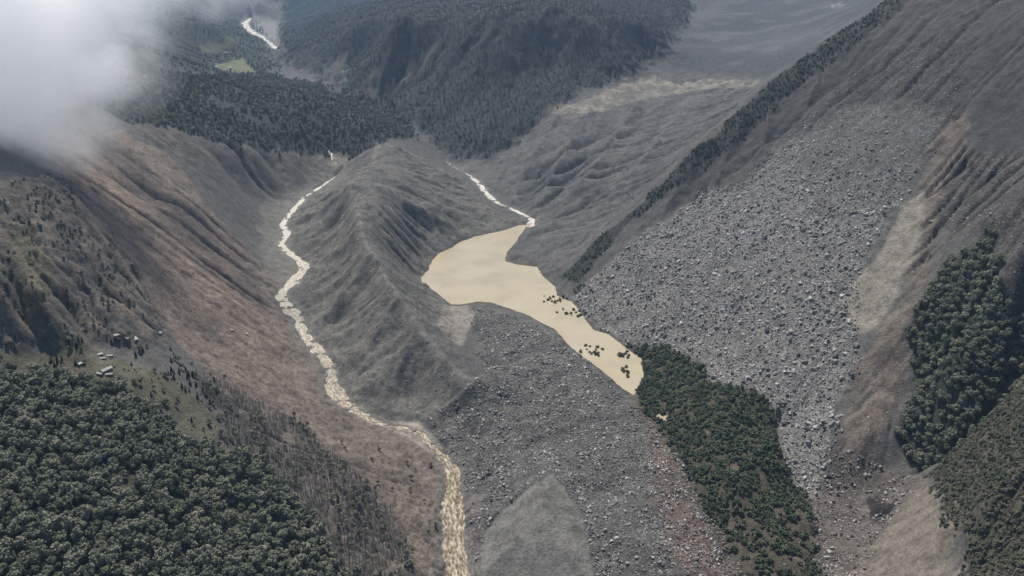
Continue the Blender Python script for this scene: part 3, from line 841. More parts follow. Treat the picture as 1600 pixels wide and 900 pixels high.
def in_frame(P, mar=10):
    u, v, d = project(P[:, 0], P[:, 1], P[:, 2])
    return (u > -mar) & (u < 1600 + mar) & (v > -mar) & (v < 900 + mar), u, v, d

def visible(P, lift=6.0):
    """is the sight line from the camera to a point lifted off the land free"""
    n = 90
    t = np.linspace(0.25, 0.985, n)
    out = np.zeros(len(P), bool)
    for i in range(0, len(P), 4000):
        q = P[i:i + 4000]
        x = q[:, 0:1] * t; y = q[:, 1:2] * t; z = CAMZ + (q[:, 2:3] + lift - CAMZ) * t
        out[i:i + 4000] = (np.where(y > 520, lookup(H, x, y), -99) < z).all(1)
    return out

def stuff(name, P, scl, rotz, idx, protos, material=None, tilt=None, nonuni=None):
    """one object holding a mass of points that geometry nodes turn into copies of the given meshes"""
    me = bpy.data.meshes.new(name)
    me.vertices.add(len(P)); me.vertices.foreach_set('co', np.asarray(P, np.float32).ravel())
    rot = np.zeros((len(P), 3), np.float32); rot[:, 2] = rotz
    if tilt is not None:
        rot[:, :2] = tilt
    sc3 = np.asarray(scl, np.float32)[:, None] * (np.ones((1, 3), np.float32) if nonuni is None else np.asarray(nonuni, np.float32))
    for nm, ty, data, key in (('rot', 'FLOAT_VECTOR', rot, 'vector'), ('scl', 'FLOAT_VECTOR', sc3, 'vector'), ('idx', 'INT', np.asarray(idx, np.int32), 'value')):
        a_ = me.attributes.new(nm, ty, 'POINT'); a_.data.foreach_set(key, np.ascontiguousarray(data).ravel())
    o = bpy.data.objects.new(name, me); COL.objects.link(o)
    ng = bpy.data.node_groups.new(name, 'GeometryNodeTree')
    ng.interface.new_socket('Geometry', in_out='INPUT', socket_type='NodeSocketGeometry')
    ng.interface.new_socket('Geometry', in_out='OUTPUT', socket_type='NodeSocketGeometry')
    gi = ng.nodes.new('NodeGroupInput'); go = ng.nodes.new('NodeGroupOutput')
    def named(nm, ty):
        n_ = ng.nodes.new('GeometryNodeInputNamedAttribute'); n_.data_type = ty; n_.inputs['Name'].default_value = nm
        return [s for s in n_.outputs if s.enabled and s.name == 'Attribute'][0]
    ra, sa, ia = named('rot', 'FLOAT_VECTOR'), named('scl', 'FLOAT_VECTOR'), named('idx', 'INT')
    jout = ng.nodes.new('GeometryNodeJoinGeometry')
    e2r = ng.nodes.new('FunctionNodeEulerToRotation'); ng.links.new(ra, e2r.inputs[0])
    for k, objs in enumerate(protos):
        for ob in objs:
            oi = ng.nodes.new('GeometryNodeObjectInfo'); oi.inputs['Object'].default_value = ob; oi.transform_space = 'ORIGINAL'
            oi.inputs['As Instance'].default_value = True
            cmp_ = ng.nodes.new('FunctionNodeCompare'); cmp_.data_type = 'INT'; cmp_.operation = 'EQUAL'
            ins = [s for s in cmp_.inputs if s.enabled]
            ng.links.new(ia, ins[0]); ins[1].default_value = k
            ip = ng.nodes.new('GeometryNodeInstanceOnPoints')
            ng.links.new(gi.outputs[0], ip.inputs['Points']); ng.links.new(cmp_.outputs[0], ip.inputs['Selection'])
            ng.links.new(oi.outputs['Geometry'], ip.inputs['Instance'])
            ng.links.new(e2r.outputs[0], ip.inputs['Rotation']); ng.links.new(sa, ip.inputs['Scale'])
            ng.links.new(ip.outputs[0], jout.inputs[0])
    ng.links.new(jout.outputs[0], go.inputs[0])
    md = o.modifiers.new('scatter', 'NODES'); md.node_group = ng
    o['kind'] = 'stuff'
    return o

def mesh_from(name, V, Fc, material, smooth=False):
    me = bpy.data.meshes.new(name)
    me.from_pydata([tuple(v) for v in V], [], Fc)
    me.materials.append(material)
    if smooth:
        me.polygons.foreach_set('use_smooth', [True] * len(me.polygons))
    me.update()
    return me

# ------------------------------------------------------------------ plants
def leaf_mat(name, stops, rough=0.7):
    m, nt, b = mat(name, rough, 0.15)
    oi = node(nt, 'ShaderNodeObjectInfo')
    r = ramp(nt, oi.outputs['Random'], stops)
    tc = node(nt, 'ShaderNodeTexCoord')
    n = noise_node(nt, 0.9, 2, 0.5, tc.outputs['Object'])
    r2 = ramp(nt, n.outputs[0], [(0.3, (.70, .72, .70)), (0.7, (1.35, 1.32, 1.25))])
    nt.links.new(mixc(nt, 'MULTIPLY', 1.0, r.outputs[0], r2.outputs[0]), b.inputs['Base Color'])
    return m

M_leaf = leaf_mat('grey_green_leaves', [(0.0, (.090, .100, .072)), (.3, (.155, .167, .115)), (.55, (.205, .208, .150)), (.8, (.120, .135, .108)), (1.0, (.250, .240, .188))])
M_leafg = leaf_mat('deep_green_leaves', [(0.0, (0.042, 0.065, 0.039)), (.4, (0.081, 0.110, 0.065)), (.7, (0.130, 0.144, 0.086)), (1.0, (0.065, 0.092, 0.060))])
M_scrub = leaf_mat('dry_scrub_leaves', [(0.0, (.080, .082, .062)), (.5, (.125, .122, .090)), (.8, (.100, .108, .082)), (1.0, (.165, .152, .118))])
M_needle = leaf_mat('dark_needles', [(0.0, (.015, .024, .023)), (.5, (.022, .031, .029)), (1.0, (.033, .041, .036))])
M_bark, nt, b = mat('grey_bark', 0.9, 0.1)
tc = node(nt, 'ShaderNodeTexCoord'); n_ = noise_node(nt, 2.0, 3, .6, tc.outputs['Object'])
nt.links.new(ramp(nt, n_.outputs[0], [(.3, (.07, .06, .05)), (.7, (.15, .13, .11))]).outputs[0], b.inputs['Base Color'])
M_dead, nt, b = mat('bleached_wood', 0.9, 0.1)
oi = node(nt, 'ShaderNodeObjectInfo')
nt.links.new(ramp(nt, oi.outputs['Random'], [(0, (.17, .155, .135)), (.5, (.27, .25, .22)), (1, (.40, .375, .34))]).outputs[0], b.inputs['Base Color'])

def limb(V, Fc, p, q, r0, r1, n=5):
    p, q = Vector(p), Vector(q)
    d = (q - p).normalized()
    a_ = d.orthogonal().normalized(); c_ = d.cross(a_)
    i0 = len(V)
    for pt, r in ((p, r0), (q, r1)):
        for k in range(n):
            th = 2 * math.pi * k / n
            V.append(pt + (a_ * math.cos(th) + c_ * math.sin(th)) * r)
    for k in range(n):
        Fc.append((i0 + k, i0 + (k + 1) % n, i0 + n + (k + 1) % n, i0 + n + k))
    Fc.append(tuple(i0 + n + k for k in range(n)))

def leaf(V, Fc, c, nrm, size, rd):
    nrm = nrm.normalized()
    a_ = nrm.orthogonal().normalized(); th = rd.uniform(0, 6.28)
    u_ = a_ * math.cos(th) + nrm.cross(a_) * math.sin(th); w_ = nrm.cross(u_)
    i0 = len(V)
    s2 = size * rd.uniform(.55, .95)
    V += [c - u_ * size, c - w_ * s2 + nrm * size * .12, c + u_ * size, c + w_ * s2 - nrm * size * .1]
    Fc.append((i0, i0 + 1, i0 + 2, i0 + 3))

def crown_mesh(name, h0, h1, rad, lobes, per, size, seed, material, flat=1.0, core=True):
    rd = random.Random(seed)
    V, Fc = [], []
    hc, hh = (h0 + h1) / 2, (h1 - h0) / 2
    for k in range(lobes):
        th = k * 2.4 + rd.uniform(-.5, .5)
        zf = rd.uniform(-.75, .8) if k else .8
        rr = rad * math.sqrt(max(.05, 1 - zf * zf)) * rd.uniform(.35, .72) * (0 if k == 0 else 1)
        cpt = Vector((rr * math.cos(th), rr * math.sin(th), hc + hh * zf * .72))
        lr = rad * rd.uniform(.34, .52)
        for j in range(per):
            dv = Vector((rd.gauss(0, 1), rd.gauss(0, 1), rd.gauss(.35, 1) * flat)).normalized()
            p = cpt + dv * lr * rd.uniform(.72, 1.08)
            leaf(V, Fc, p, dv + Vector((rd.gauss(0, .4), rd.gauss(0, .4), rd.gauss(.15, .4))), size * rd.uniform(.7, 1.3), rd)
    return mesh_from(name, V, Fc, material)

def trunk_mesh(name, h, r, seed, limbs=4, spread=2.6):
    rd = random.Random(seed)
    V, Fc = [], []
    top = Vector((rd.uniform(-.4, .4), rd.uniform(-.4, .4), h))
    limb(V, Fc, (0, 0, -1.2), (top.x * .5, top.y * .5, h * .5), r, r * .75)
    limb(V, Fc, (top.x * .5, top.y * .5, h * .5), top, r * .75, r * .35)
    for k in range(limbs):
        th = k * 6.28 / limbs + rd.uniform(-.4, .4)
        z0 = h * rd.uniform(.4, .75)
        limb(V, Fc, (top.x * z0 / h, top.y * z0 / h, z0), (math.cos(th) * spread, math.sin(th) * spread, z0 + h * rd.uniform(.18, .35)), r * .4, r * .12, 4)
    return mesh_from(name, V, Fc, M_bark)

BROAD = []                                          # (trunk mesh, crown mesh, look)
for k, (h, rad, lob, look) in enumerate([(12.5, 6.2, 10, 'wide-crowned'), (15.5, 4.9, 10, 'tall oval'), (10.0, 5.0, 8, 'low rounded'), (13.5, 5.8, 9, 'lopsided'), (16.0, 5.6, 11, 'tall lumpy'), (11.5, 5.6, 8, 'loose open')]):
    BROAD.append((trunk_mesh('trunk', h * .72, .32, 50 + k), crown_mesh('crown', h * .22, h, rad, lob, 46, 0.78, 70 + k, M_leaf), look))

def conifer_crown(seed, h, rad):
    rd = random.Random(seed)
    V, Fc = [], []
    tiers = 12
    for t in range(tiers):
        f = t / tiers
        z = h * (.10 + .88 * f); r = rad * (1 - f) ** .85 + .25
        nb = max(5, int(12 * (1 - f * .6)))
        for k in range(nb):
            th = 6.28 * (k + rd.random() * .7) / nb + t
            rr = r * rd.uniform(.7, 1.12)
            d = Vector((math.cos(th), math.sin(th), 0)); s = Vector((-d.y, d.x, 0))
            wd = .28 * rr + .25
            i0 = len(V)
            tip = d * rr + Vector((0, 0, z - rr * .38)); mid = d * rr * .55 + Vector((0, 0, z - rr * .08))
            V += [Vector((0, 0, z + .35)), mid + s * wd, tip, mid - s * wd]
            Fc += [(i0, i0 + 1, i0 + 2), (i0, i0 + 2, i0 + 3)]
    return mesh_from('crown', V, Fc, M_needle)

CONI = [(trunk_mesh('trunk', 14, .28, 90, 0), conifer_crown(91, 15.5, 3.1), 'slender'), (trunk_mesh('trunk', 13, .3, 92, 0), conifer_crown(93, 14.0, 3.9), 'broad-based'), (trunk_mesh('trunk', 17, .3, 94, 0), conifer_crown(95, 18.5, 3.3), 'tall spire-topped')]

def shrub_mesh(seed, material, h=4.2, rad=3.4, lobes=7, per=30):
    return crown_mesh('shrub', -.4, h, rad, lobes, per, .62, seed, material)
SHRUBG = [shrub_mesh(110 + k, M_leafg, h, r) for k, (h, r) in enumerate([(4.4, 3.4), (3.4, 3.6), (5.6, 3.2)])]
SHRUBD = [shrub_mesh(120 + k, M_scrub, h, r) for k, (h, r) in enumerate([(3.4, 3.2), (2.8, 3.6), (4.4, 2.8)])]

def bare_mesh(seed, h, br):
    rd = random.Random(seed)
    V, Fc = [], []
    lean = Vector((rd.uniform(-.8, .8), rd.uniform(-.8, .8), h))
    limb(V, Fc, (0, 0, -1), lean * .55, .34, .26, 4); limb(V, Fc, lean * .55, lean, .26, .08, 4)
    for k in range(br):
        f = rd.uniform(.3, .9); th = rd.uniform(0, 6.28); ln = h * rd.uniform(.12, .3) * (1.15 - f * .6)
        p = lean * f
        tip = p + Vector((math.cos(th) * ln, math.sin(th) * ln, ln * rd.uniform(.5, 1.3)))
        limb(V, Fc, p, tip, .14, .06, 3)
        for _ in range(2):
            q_ = p.lerp(tip, rd.uniform(.4, .8)); limb(V, Fc, q_, q_ + Vector((rd.uniform(-.8, .8), rd.uniform(-.8, .8), rd.uniform(.6, 1.5))), .09, .04, 3)
    return mesh_from('bare_tree', V, Fc, M_dead)
BARES = [bare_mesh(140 + k, h, n) for k, (h, n) in enumerate([(9.0, 14), (11.5, 16), (7.0, 9), (10.0, 7)])]

made = {}
def plant_tree(kind, variant, p, s, rz, label, group, shear=1.0):
    tm, cm, look = variant
    root = bpy.data.objects.new(kind, None); COL.objects.link(root)
    root.empty_display_size = 1
    root.location = p; root.rotation_euler = (0, 0, rz); root.scale = (s, s, s * shear)
    tag(root, label, 'tree', group)
    tr = bpy.data.objects.new('trunk', tm); cr = bpy.data.objects.new('crown', cm)
    for o in (tr, cr):
        COL.objects.link(o); o.parent = root
    made.setdefault(id(variant), (cr, tr))
    return root

def single(name, me, p, s, rot, label, cat, group):
    o = bpy.data.objects.new(name, me); COL.objects.link(o)
    o.location = p; o.rotation_euler = rot
    o.scale = s if hasattr(s, '__len__') else (s, s, s)
    tag(o, label, cat, group)
    made.setdefault(id(me), o)
    return o

def pick_largest(P, S, n, lift=6.0):
    ok, u, v, d = in_frame(P, -4)
    ok &= visible(P, lift)
    size = np.where(ok, S / d, -1)
    order = np.argsort(-size)
    sel = order[:n][size[order[:n]] > 0]
    m = np.zeros(len(P), bool); m[sel] = True
    return m, u, v

# --- broadleaf and needle trees
TR = []                                            # x, y, z, scale, kind (0 broadleaf 1 conifer), patch
def add_trees(P, smin, smax, conif, patch, seed):
    g = np.random.default_rng(seed)
    for p in P:
        c_ = 1 if g.random() < conif else 0
        TR.append((*p, g.uniform(smin, smax) * (0.9 if c_ else 1.0), c_, patch))
add_trees(scatter('wood', 8.4, .95, .45, (('bench', .4), ('deadwood', .75)), (38, -.36), seed=1), .6, 1.65, .05, 'wood', 1)
add_trees(scatter('bench', 13, .5, .5, (), (60, .12), seed=2), .5, .85, .35, 'bench', 2)
add_trees(scatter('deadwood', 9.0, .2, .4, (), (60, .0), seed=12), .45, .8, .35, 'edge', 12)
add_trees(scatter('deadwood', 9.0, .55, .3, (), (70, -.05), seed=14), .4, .95, .05, 'edge', 14)
add_trees(scatter('rightwood', 9.2, .95, .45, (), (50, -.5), seed=3), .75, 1.45, .03, 'spur', 3)
add_trees(scatter('ridgeveg', 7.0, .8, .5, (), (36, .02), seed=4), .25, .75, .75, 'ridge', 4)
add_trees(scatter('shelf', 14.5, .85, .45, (), (120, -.35), seed=5), .9, 1.6, .40, 'shelf', 5)
add_trees(scatter('mountain', 18.0, .85, .45, (('rockscar1', .4), ('rockscar2', .4), ('rockscar3', .4)), (260, -.4), seed=6), .65, 1.2, .92, 'mountain', 6)
add_trees(scatter('farleft', 26.0, .7, .45, (('meadow', .3), ('meadow2', .3)), (260, -.4), seed=7), .9, 1.7, .92, 'mountain', 7)
add_trees(scatter('rightscrub', 17, .5, .5, (), (70, .1), seed=8), .45, .85, .1, 'scrub', 8)
add_trees(scatter('cliff', 20, .4, .5, (('orange', .3), ), (90, .05), seed=13), .35, .75, .3, 'cliff', 13)
for cu, cv, n, rpx in [(128, 541, 6, 14), (108, 530, 5, 20), (175, 535, 4, 12), (268, 575, 16, 26), (300, 592, 12, 22), (320, 605, 8, 20), (110, 835, 10, 25), (250, 865, 9, 28), (130, 880, 8, 22), (300, 770, 8, 25), (335, 620, 6, 14), (95, 575, 5, 22), (220, 560, 7, 20)]:
    g = np.random.default_rng(int(cu * 7 + cv))
    uv = g.normal(0, .5, (n, 2)) * rpx + (cu, cv)
    add_trees(ground(uv[:, 0], uv[:, 1], H), .8 if cv > 700 else .55, 1.45 if cv > 700 else 1.0, .85, 'conifers', cu)
TRa = np.array([t[:5] for t in TR]); TRp = np.array([t[5] for t in TR])
g = np.random.default_rng(77)
var = np.where(TRa[:, 4] > .5, g.integers(0, 3, len(TRa)), g.integers(0, 6, len(TRa)))
rz = g.uniform(0, 6.28, len(TRa))
PLACE = {'spur': 'in the steep wood on the right spur', 'bench': 'on the grassy bench by the huts', 'scrub': 'among dry scrub on the lower right hill', 'edge': 'among the dead trees beside the brown slide',
         'ridge': 'on the dark ridge line above the boulder fan', 'shelf': 'in the dark wood on the shelf behind the stream head', 'mountain': 'on the dark far mountain', 'cliff': 'on the dark crag above the huts',
         'conifers': 'in a dark conifer clump'}
def wood_place(u, v):
    if v > 820: return 'at the bottom of the left wood ' + ('near its left end' if u < 110 else 'around the dark conifers' if u < 300 else 'toward the dead trees')
    if v < 660: return 'at the wood edge below the huts'
    if u > 330: return 'in the left wood beside the dead trees'
    return 'in the middle of the left wood'
broad_obj, coni_obj = {}, {}
sing = np.zeros(len(TRa), bool)
for kindno, n in ((0, 300), (1, 290)):
    m = TRa[:, 4] == kindno
    ix = np.where(m)[0]
    sel, u, v = pick_largest(TRa[ix, :3], TRa[ix, 3], n)
    for q, uu, vv in zip(ix[sel], u[sel], v[sel]):
        patch = TRp[q]
        place = wood_place(uu, vv) if patch in ('wood', 'conifers') else PLACE[patch]
        vr = (BROAD if kindno == 0 else CONI)[var[q]]
        if kindno == 0:
            sw = 'small ' if TRa[q, 3] < .95 else 'big ' if TRa[q, 3] > 1.35 else ''
            lab = f'{sw}{vr[2]} grey-green tree {place}'; gp = 'broadleaf trees ' + place
        else:
            lab = f'{vr[2]} dark conifer {place}'; gp = 'conifers ' + place
        plant_tree('broadleaf_tree' if kindno == 0 else 'conifer_tree', vr, TRa[q, :3], TRa[q, 3], rz[q], lab, gp)
        sing[q] = True
protoB = [list(made.get(id(v_), ())) for v_ in BROAD]; protoC = [list(made.get(id(v_), ())) for v_ in CONI]
for nm, pats, lab in (('wood_trees', ('wood', 'bench', 'conifers', 'edge', 'cliff'), 'grey-green trees filling the wood on the lower left slope'), ('spur_trees', ('spur', 'scrub'), 'dense trees covering the steep spur on the right'),
                      ('ridge_trees', ('ridge',), 'dark trees strung along the ridge above the boulder fan'), ('shelf_trees', ('shelf',), 'dark wood on the shelf behind the stream head'),
                      ('mountain_forest', ('mountain',), 'blue-dark forest on the far mountainsides')):
    m = ~sing & np.isin(TRp, pats)
    ix = np.where(m)[0]
    id_ = np.where(TRa[ix, 4] > .5, var[ix] + 6, var[ix])
    o = stuff(nm, TRa[ix, :3], TRa[ix, 3], rz[ix], id_, [[a_ for a_ in p] for p in protoB] + [[a_ for a_ in p] for p in protoC])
    tag(o, lab, 'forest')

# --- shrubs
SH = []
def add_shrubs(P, smin, smax, dry, patch, seed):
    g = np.random.default_rng(seed)
    for p in P:
        SH.append((*p, g.uniform(smin, smax), g.integers(0, 3) + (3 if g.random() < dry else 0), patch))
add_shrubs(scatter('hillock', 5.4, .93, .5, (('redrubble', .6),), (20, -.16), seed=21), .6, 1.75, .12, 'hillock', 21)
_keep = np.array([not (project(*q_[:3])[1] > 800 and fbm(np.array([q_[0]]), np.array([q_[1]]), 22, 3, 333)[0] < -.10) for q_ in SH])
SH = [q_ for q_, k_ in zip(SH, _keep) if k_]
add_shrubs(scatter('rightscrub', 5.0, .9, .5, (), (20, -.4), seed=22), .55, 1.5, .85, 'scrub', 22)
add_shrubs(scatter('toe', 12, .5, .5, (), (50, .05), seed=23), .4, .9, .5, 'toe', 23)
add_shrubs(scatter('bench', 9, .35, .5, (), (50, .05), seed=24), .3, .7, .6, 'bench', 24)
add_shrubs(scatter('cliff', 8, .5, .5, (('orange', .3), ), (60, .0), seed=25), .5, 1.1, .6, 'cliff', 25)
add_shrubs(scatter('redrubble', 9, .4, .5, (), (60, .12), seed=26), .3, .7, .4, 'hillock', 26)
add_shrubs(scatter('ridgeveg', 7, .6, .4, (), (50, -.1), seed=27), .5, 1.2, .3, 'ridge', 27)
for cu, cv, n, rx, ry in [(926, 551, 16, 16, 9), (973, 556, 12, 9, 9), (978, 583, 10, 9, 7), (998, 612, 8, 8, 8), (868, 470, 14, 18, 8), (895, 492, 12, 18, 8), (908, 455, 10, 16, 14)]:
    g = np.random.default_rng(int(cu + cv))
    uv = g.normal(0, .55, (n, 2)) * (rx, ry) + (cu, cv)
    pp = ground(uv[:, 0], uv[:, 1], H); pp[:, 2] = np.maximum(pp[:, 2], LAKE_Z - 1.2)
    add_shrubs(pp, .8, 1.7, .05, 'drowned' if cv > 540 else 'shore', cu)
SHa = np.array([s[:5] for s in SH]); SHp = np.array([s[5] for s in SH])
SPL = {'hillock': 'on the wooded hillock', 'scrub': 'on the lower right hill', 'toe': 'at the foot of the brown gully', 'bench': 'on the grassy bench by the huts', 'cliff': 'on the dark crag above the huts',
       'ridge': 'on the dark ridge above the fan', 'drowned': 'standing in the muddy lake', 'shore': 'on the right shore of the muddy lake'}
sel, u, v = pick_largest(SHa[:, :3], SHa[:, 3] * np.where(SHp == 'drowned', 3.0, 1.0), 300, 3.0)
grz = np.random.default_rng(5).uniform(0, 6.28, len(SHa))
for q in np.where(sel)[0]:
    k = int(SHa[q, 4]); shp = ('rounded', 'low spreading', 'tall')[k % 3]
    if SHp[q] in ('hillock',):
        part = ', upper part near the pond' if v[q] < 660 else (', lower end by the red rubble' if v[q] > 780 else ', middle part')
    elif SHp[q] == 'scrub':
        part = ', upper part' if v[q] < 760 else ', lower part'
    else:
        part = ''
    sw = 'small ' if SHa[q, 3] < 1.15 else 'big ' if SHa[q, 3] > 1.55 else ''
    single('shrub', (SHRUBG + SHRUBD)[k], SHa[q, :3], SHa[q, 3], (0, 0, grz[q]), f"{sw}{shp} {'deep green' if k < 3 else 'dry olive'} shrub {SPL[SHp[q]]}{part}", 'shrub', 'shrubs ' + SPL[SHp[q]])
for me in SHRUBG + SHRUBD:
    if id(me) not in made:
        q = np.where(~sel & (SHa[:, 4] == (SHRUBG + SHRUBD).index(me)))[0][0]; sel[q] = True
        single('shrub', me, SHa[q, :3], SHa[q, 3], (0, 0, 0), 'shrub ' + SPL[SHp[q]], 'shrub', 'shrubs ' + SPL[SHp[q]])
ix = np.where(~sel)[0]
o = stuff('undergrowth', SHa[ix, :3], SHa[ix, 3], grz[ix], SHa[ix, 4].astype(int), [[made[id(me)]] for me in SHRUBG + SHRUBD])
tag(o, 'dense low shrubs covering the hillock and the lower right hill', 'undergrowth')

# --- dead standing trees beside the slide
P = np.concatenate([scatter('deadwood', 3.7, .85, .4, (), (50, -.3), seed=31), scatter('wood', 24, .6, .6, (), (70, -.1), seed=33)])
g = np.random.default_rng(31)
S = g.uniform(.55, 1.15, len(P)) * np.where(lookup(RG['wood'], P[:, 0], P[:, 1]) > .75, 1.35, 1.0); K = g.integers(0, 4, len(P)); RZ = g.uniform(0, 6.28, len(P))
sel, u, v = pick_largest(P, S, 290, 4)
for q in np.where(sel)[0]:
    if lookup(RG['wood'], P[q:q + 1, 0], P[q:q + 1, 1])[0] > .75:
        place = 'rising among green crowns of the left wood'
        single('bare_tree', BARES[K[q]], P[q], S[q], (0, 0, RZ[q]), f"{('leafless', 'tall leafless', 'short broken', 'thin bare')[K[q]]} grey tree {place}", 'dead tree', 'dead trees ' + place)
        continue
    place = 'on the upper part of the dead strip' if v[q] < 700 else ('on the lower part of the dead strip' if v[q] > 800 else 'on the middle of the dead strip')
    single('bare_tree', BARES[K[q]], P[q], S[q], (0, 0, RZ[q]), f"{('leafless', 'tall leafless', 'short broken', 'thin bare')[K[q]]} grey tree {place} beside the brown slide", 'dead tree', 'dead trees ' + place)
ix = np.where(~sel)[0]
o = stuff('dead_trees', P[ix], S[ix], RZ[ix], K[ix], [[made[id(me)]] for me in BARES])
tag(o, 'grey leafless trees standing between the wood and the brown slide', 'dead trees')

# ------------------------------------------------------------------ boulders
M_stone, nt, b = mat('broken_rock', 0.9, 0.2)
oi = node(nt, 'ShaderNodeObjectInfo'); tc = node(nt, 'ShaderNodeTexCoord')
r_ = ramp(nt, oi.outputs['Random'], [(0, (.09, .087, .082)), (.22, (.17, .164, .155)), (.5, (.25, .243, .232)), (.8, (.33, .322, .308)), (1, (.50, .485, .46))])
n_ = noise_node(nt, 1.6, 4, .6, tc.outputs['Object'])
r2 = ramp(nt, n_.outputs[0], [(.3, (.7, .7, .7)), (.7, (1.3, 1.28, 1.25))])
nt.links.new(mixc(nt, 'MULTIPLY', 1.0, r_.outputs[0], r2.outputs[0]), b.inputs['Base Color'])
M_rust, nt, b = mat('rusty_rock', 0.9, 0.2)
oi = node(nt, 'ShaderNodeObjectInfo')
nt.links.new(ramp(nt, oi.outputs['Random'], [(0, (.12, .085, .072)), (.6, (.21, .15, .13)), (.9, (.30, .25, .22)), (1, (.46, .42, .40))]).outputs[0], b.inputs['Base Color'])

def rock_mesh(seed, material, n=15, sx=1.0, sy=.8, sz=.7):
    rd = random.Random(seed)
    bm = bmesh.new()
    for _ in range(n):
        d = Vector((rd.gauss(0, 1), rd.gauss(0, 1), rd.gauss(0, 1))).normalized() * rd.uniform(.75, 1.0)
        bm.verts.new((d.x * sx * .5, d.y * sy * .5, d.z * sz * .5 + sz * .18))
    bmesh.ops.convex_hull(bm, input=bm.verts)
    bmesh.ops.delete(bm, geom=[v_ for v_ in bm.verts if not v_.link_faces], context='VERTS')
    me = bpy.data.meshes.new('boulder'); bm.to_mesh(me); bm.free()
    me.materials.append(material)
    return me
SHP = [(1.0, .8, .75), (1.1, .7, .6), (.9, .9, .8), (1.3, .6, .55), (1.0, .9, .5), (.85, .75, .95)]
ROCK = [rock_mesh(200 + k, M_stone, 14 + k % 3, *SHP[k]) for k in range(6)]
RUST = [rock_mesh(220 + k, M_rust, 14, *SHP[k]) for k in range(3)]
BO = []
def add_rocks(P, lo, hi, power, patch, rust, seed):
    g = np.random.default_rng(seed)
    s = lo * (1 - g.random(len(P)) * (1 - (lo / hi) ** power)) ** (-1 / power)
    k = np.where(g.random(len(P)) < rust, 6 + g.integers(0, 3, len(P)), g.integers(0, 6, len(P)))
    fade = 1 - sstep(330, 560, P[:, 2]) if patch == 'fan' else np.ones(len(P))
    s = s * (.55 + .45 * fade) if patch == 'fan' else s
    ok_ = g.random(len(P)) < .12 + .88 * fade
    for p, s_, k_ in zip(P[ok_], s[ok_], k[ok_]):
        BO.append((*p, s_, k_, patch))
add_rocks(scatter('fan', 4.7, .95, .45, (('hillock', .4),), (80, -.45), seed=41), 2.7, 16, 2.0, 'fan', .03, 41)
add_rocks(scatter('mound', 3.5, .8, .45, (('cone', .3), ('notch', .5)), (38, -.15), seed=42), 1.9, 9, 2.2, 'mound', .03, 42)
add_rocks(scatter('mound', 6.5, .9, .45, (('cone', .3), ('notch', .5)), (42, .06), seed=55), 3.6, 10, 2.4, 'mound', .03, 55)
add_rocks(scatter('redrubble', 7.0, .8, .45, (), (42, .0), seed=56), 3.2, 9, 2.4, 'red', .45, 56)
add_rocks(scatter('redrubble', 4.4, .7, .45, (), (40, -.2), seed=43), 1.7, 9, 2.2, 'red', .7, 43)
add_rocks(scatter('toe', 3.8, .85, .4, (), (40, -.2), seed=44), 2.0, 12, 2.0, 'toe', .35, 44)
add_rocks(scatter('gully', 5.5, .5, .5, (('tongue', .4),), (45, .0), seed=57), 1.2, 7, 2.2, 'toe', .6, 57)
add_rocks(scatter('rightscrub', 16, .4, .5, (), (60, .1), seed=58), 1.2, 5, 2.3, 'rightrock', .3, 58)
add_rocks(scatter('scarp', 10.0, .5, .5, (), (70, .0), seed=52), 1.4, 7, 2.4, 'slide', .3, 52)
add_rocks(scatter('cliff', 8.0, .4, .5, (), (50, .0), seed=53), 1.4, 8, 2.3, 'cliffrock', .4, 53)
add_rocks(scatter('ridgedark', 9.0, .4, .5, (), (60, .05), seed=54), 1.4, 8, 2.4, 'upper', .1, 54)
add_rocks(scatter('rightrock', 6.0, .7, .45, (), (60, -.1), seed=45), 1.8, 10, 2.3, 'rightrock', .25, 45)
add_rocks(scatter('slide', 9.0, .5, .5, (), (70, -.02), seed=46), 1.1, 7, 2.3, 'slide', .7, 46)
add_rocks(scatter('ridgeflank', 6.5, .6, .5, (), (60, -.05), seed=47), 1.2, 7, 2.4, 'dam', .05, 47)
add_rocks(scatter('sandfoot', 9.0, .4, .5, (), (50, .05), seed=48), 1.0, 6, 2.2, 'toe', .4, 48)
add_rocks(scatter('debris', 12.0, .5, .5, (), (120, .0), seed=49), 1.8, 10, 2.4, 'debris', .05, 49)
add_rocks(scatter('hillock', 8.0, .5, .5, (), (60, .1), seed=50), 1.2, 6, 2.2, 'hillockrock', .5, 50)
for L, pat in ((PLr[0], 'stream'), (PLr[1], 'stream')):
    g = np.random.default_rng(len(L))
    n = 900 if len(L) > 200 else 150
    i_ = g.integers(0, len(L), n); off = g.normal(0, .62, n) * L[i_, 3]
    t_ = np.gradient(L[:, :2], axis=0); t_ /= np.linalg.norm(t_, axis=1)[:, None]
    xy = L[i_, :2] + np.stack([-t_[i_, 1], t_[i_, 0]], 1) * off[:, None] + g.normal(0, 2, (n, 2))
    add_rocks(np.stack([xy[:, 0], xy[:, 1], np.maximum(hz(xy[:, 0], xy[:, 1]), L[i_, 2] - .5 if pat else 0)], 1), 1.0, 5, 2.2, 'stream', .15, 51 + n)
BOa = np.array([b_[:5] for b_ in BO]); BOp = np.array([b_[5] for b_ in BO])
g = np.random.default_rng(400)
til = g.uniform(-.5, .5, (len(BOa), 2)); brz = g.uniform(0, 6.28, len(BOa))
RPL = {'mound': 'on the rubble mound below the lake', 'red': 'in the rusty rubble strip beside the hillock', 'toe': 'at the foot of the brown gully', 'rightrock': 'on the stony slope at the right edge',
       'slide': 'on the brown slide slope', 'cliffrock': 'on the dark crag above the huts', 'upper': 'on the dark slope above the boulder fan', 'dam': 'on the grey ridge between stream and lake', 'debris': 'on the debris slope behind the lake', 'hillockrock': 'among shrubs on the wooded hillock', 'stream': 'in the bed of the silty stream'}
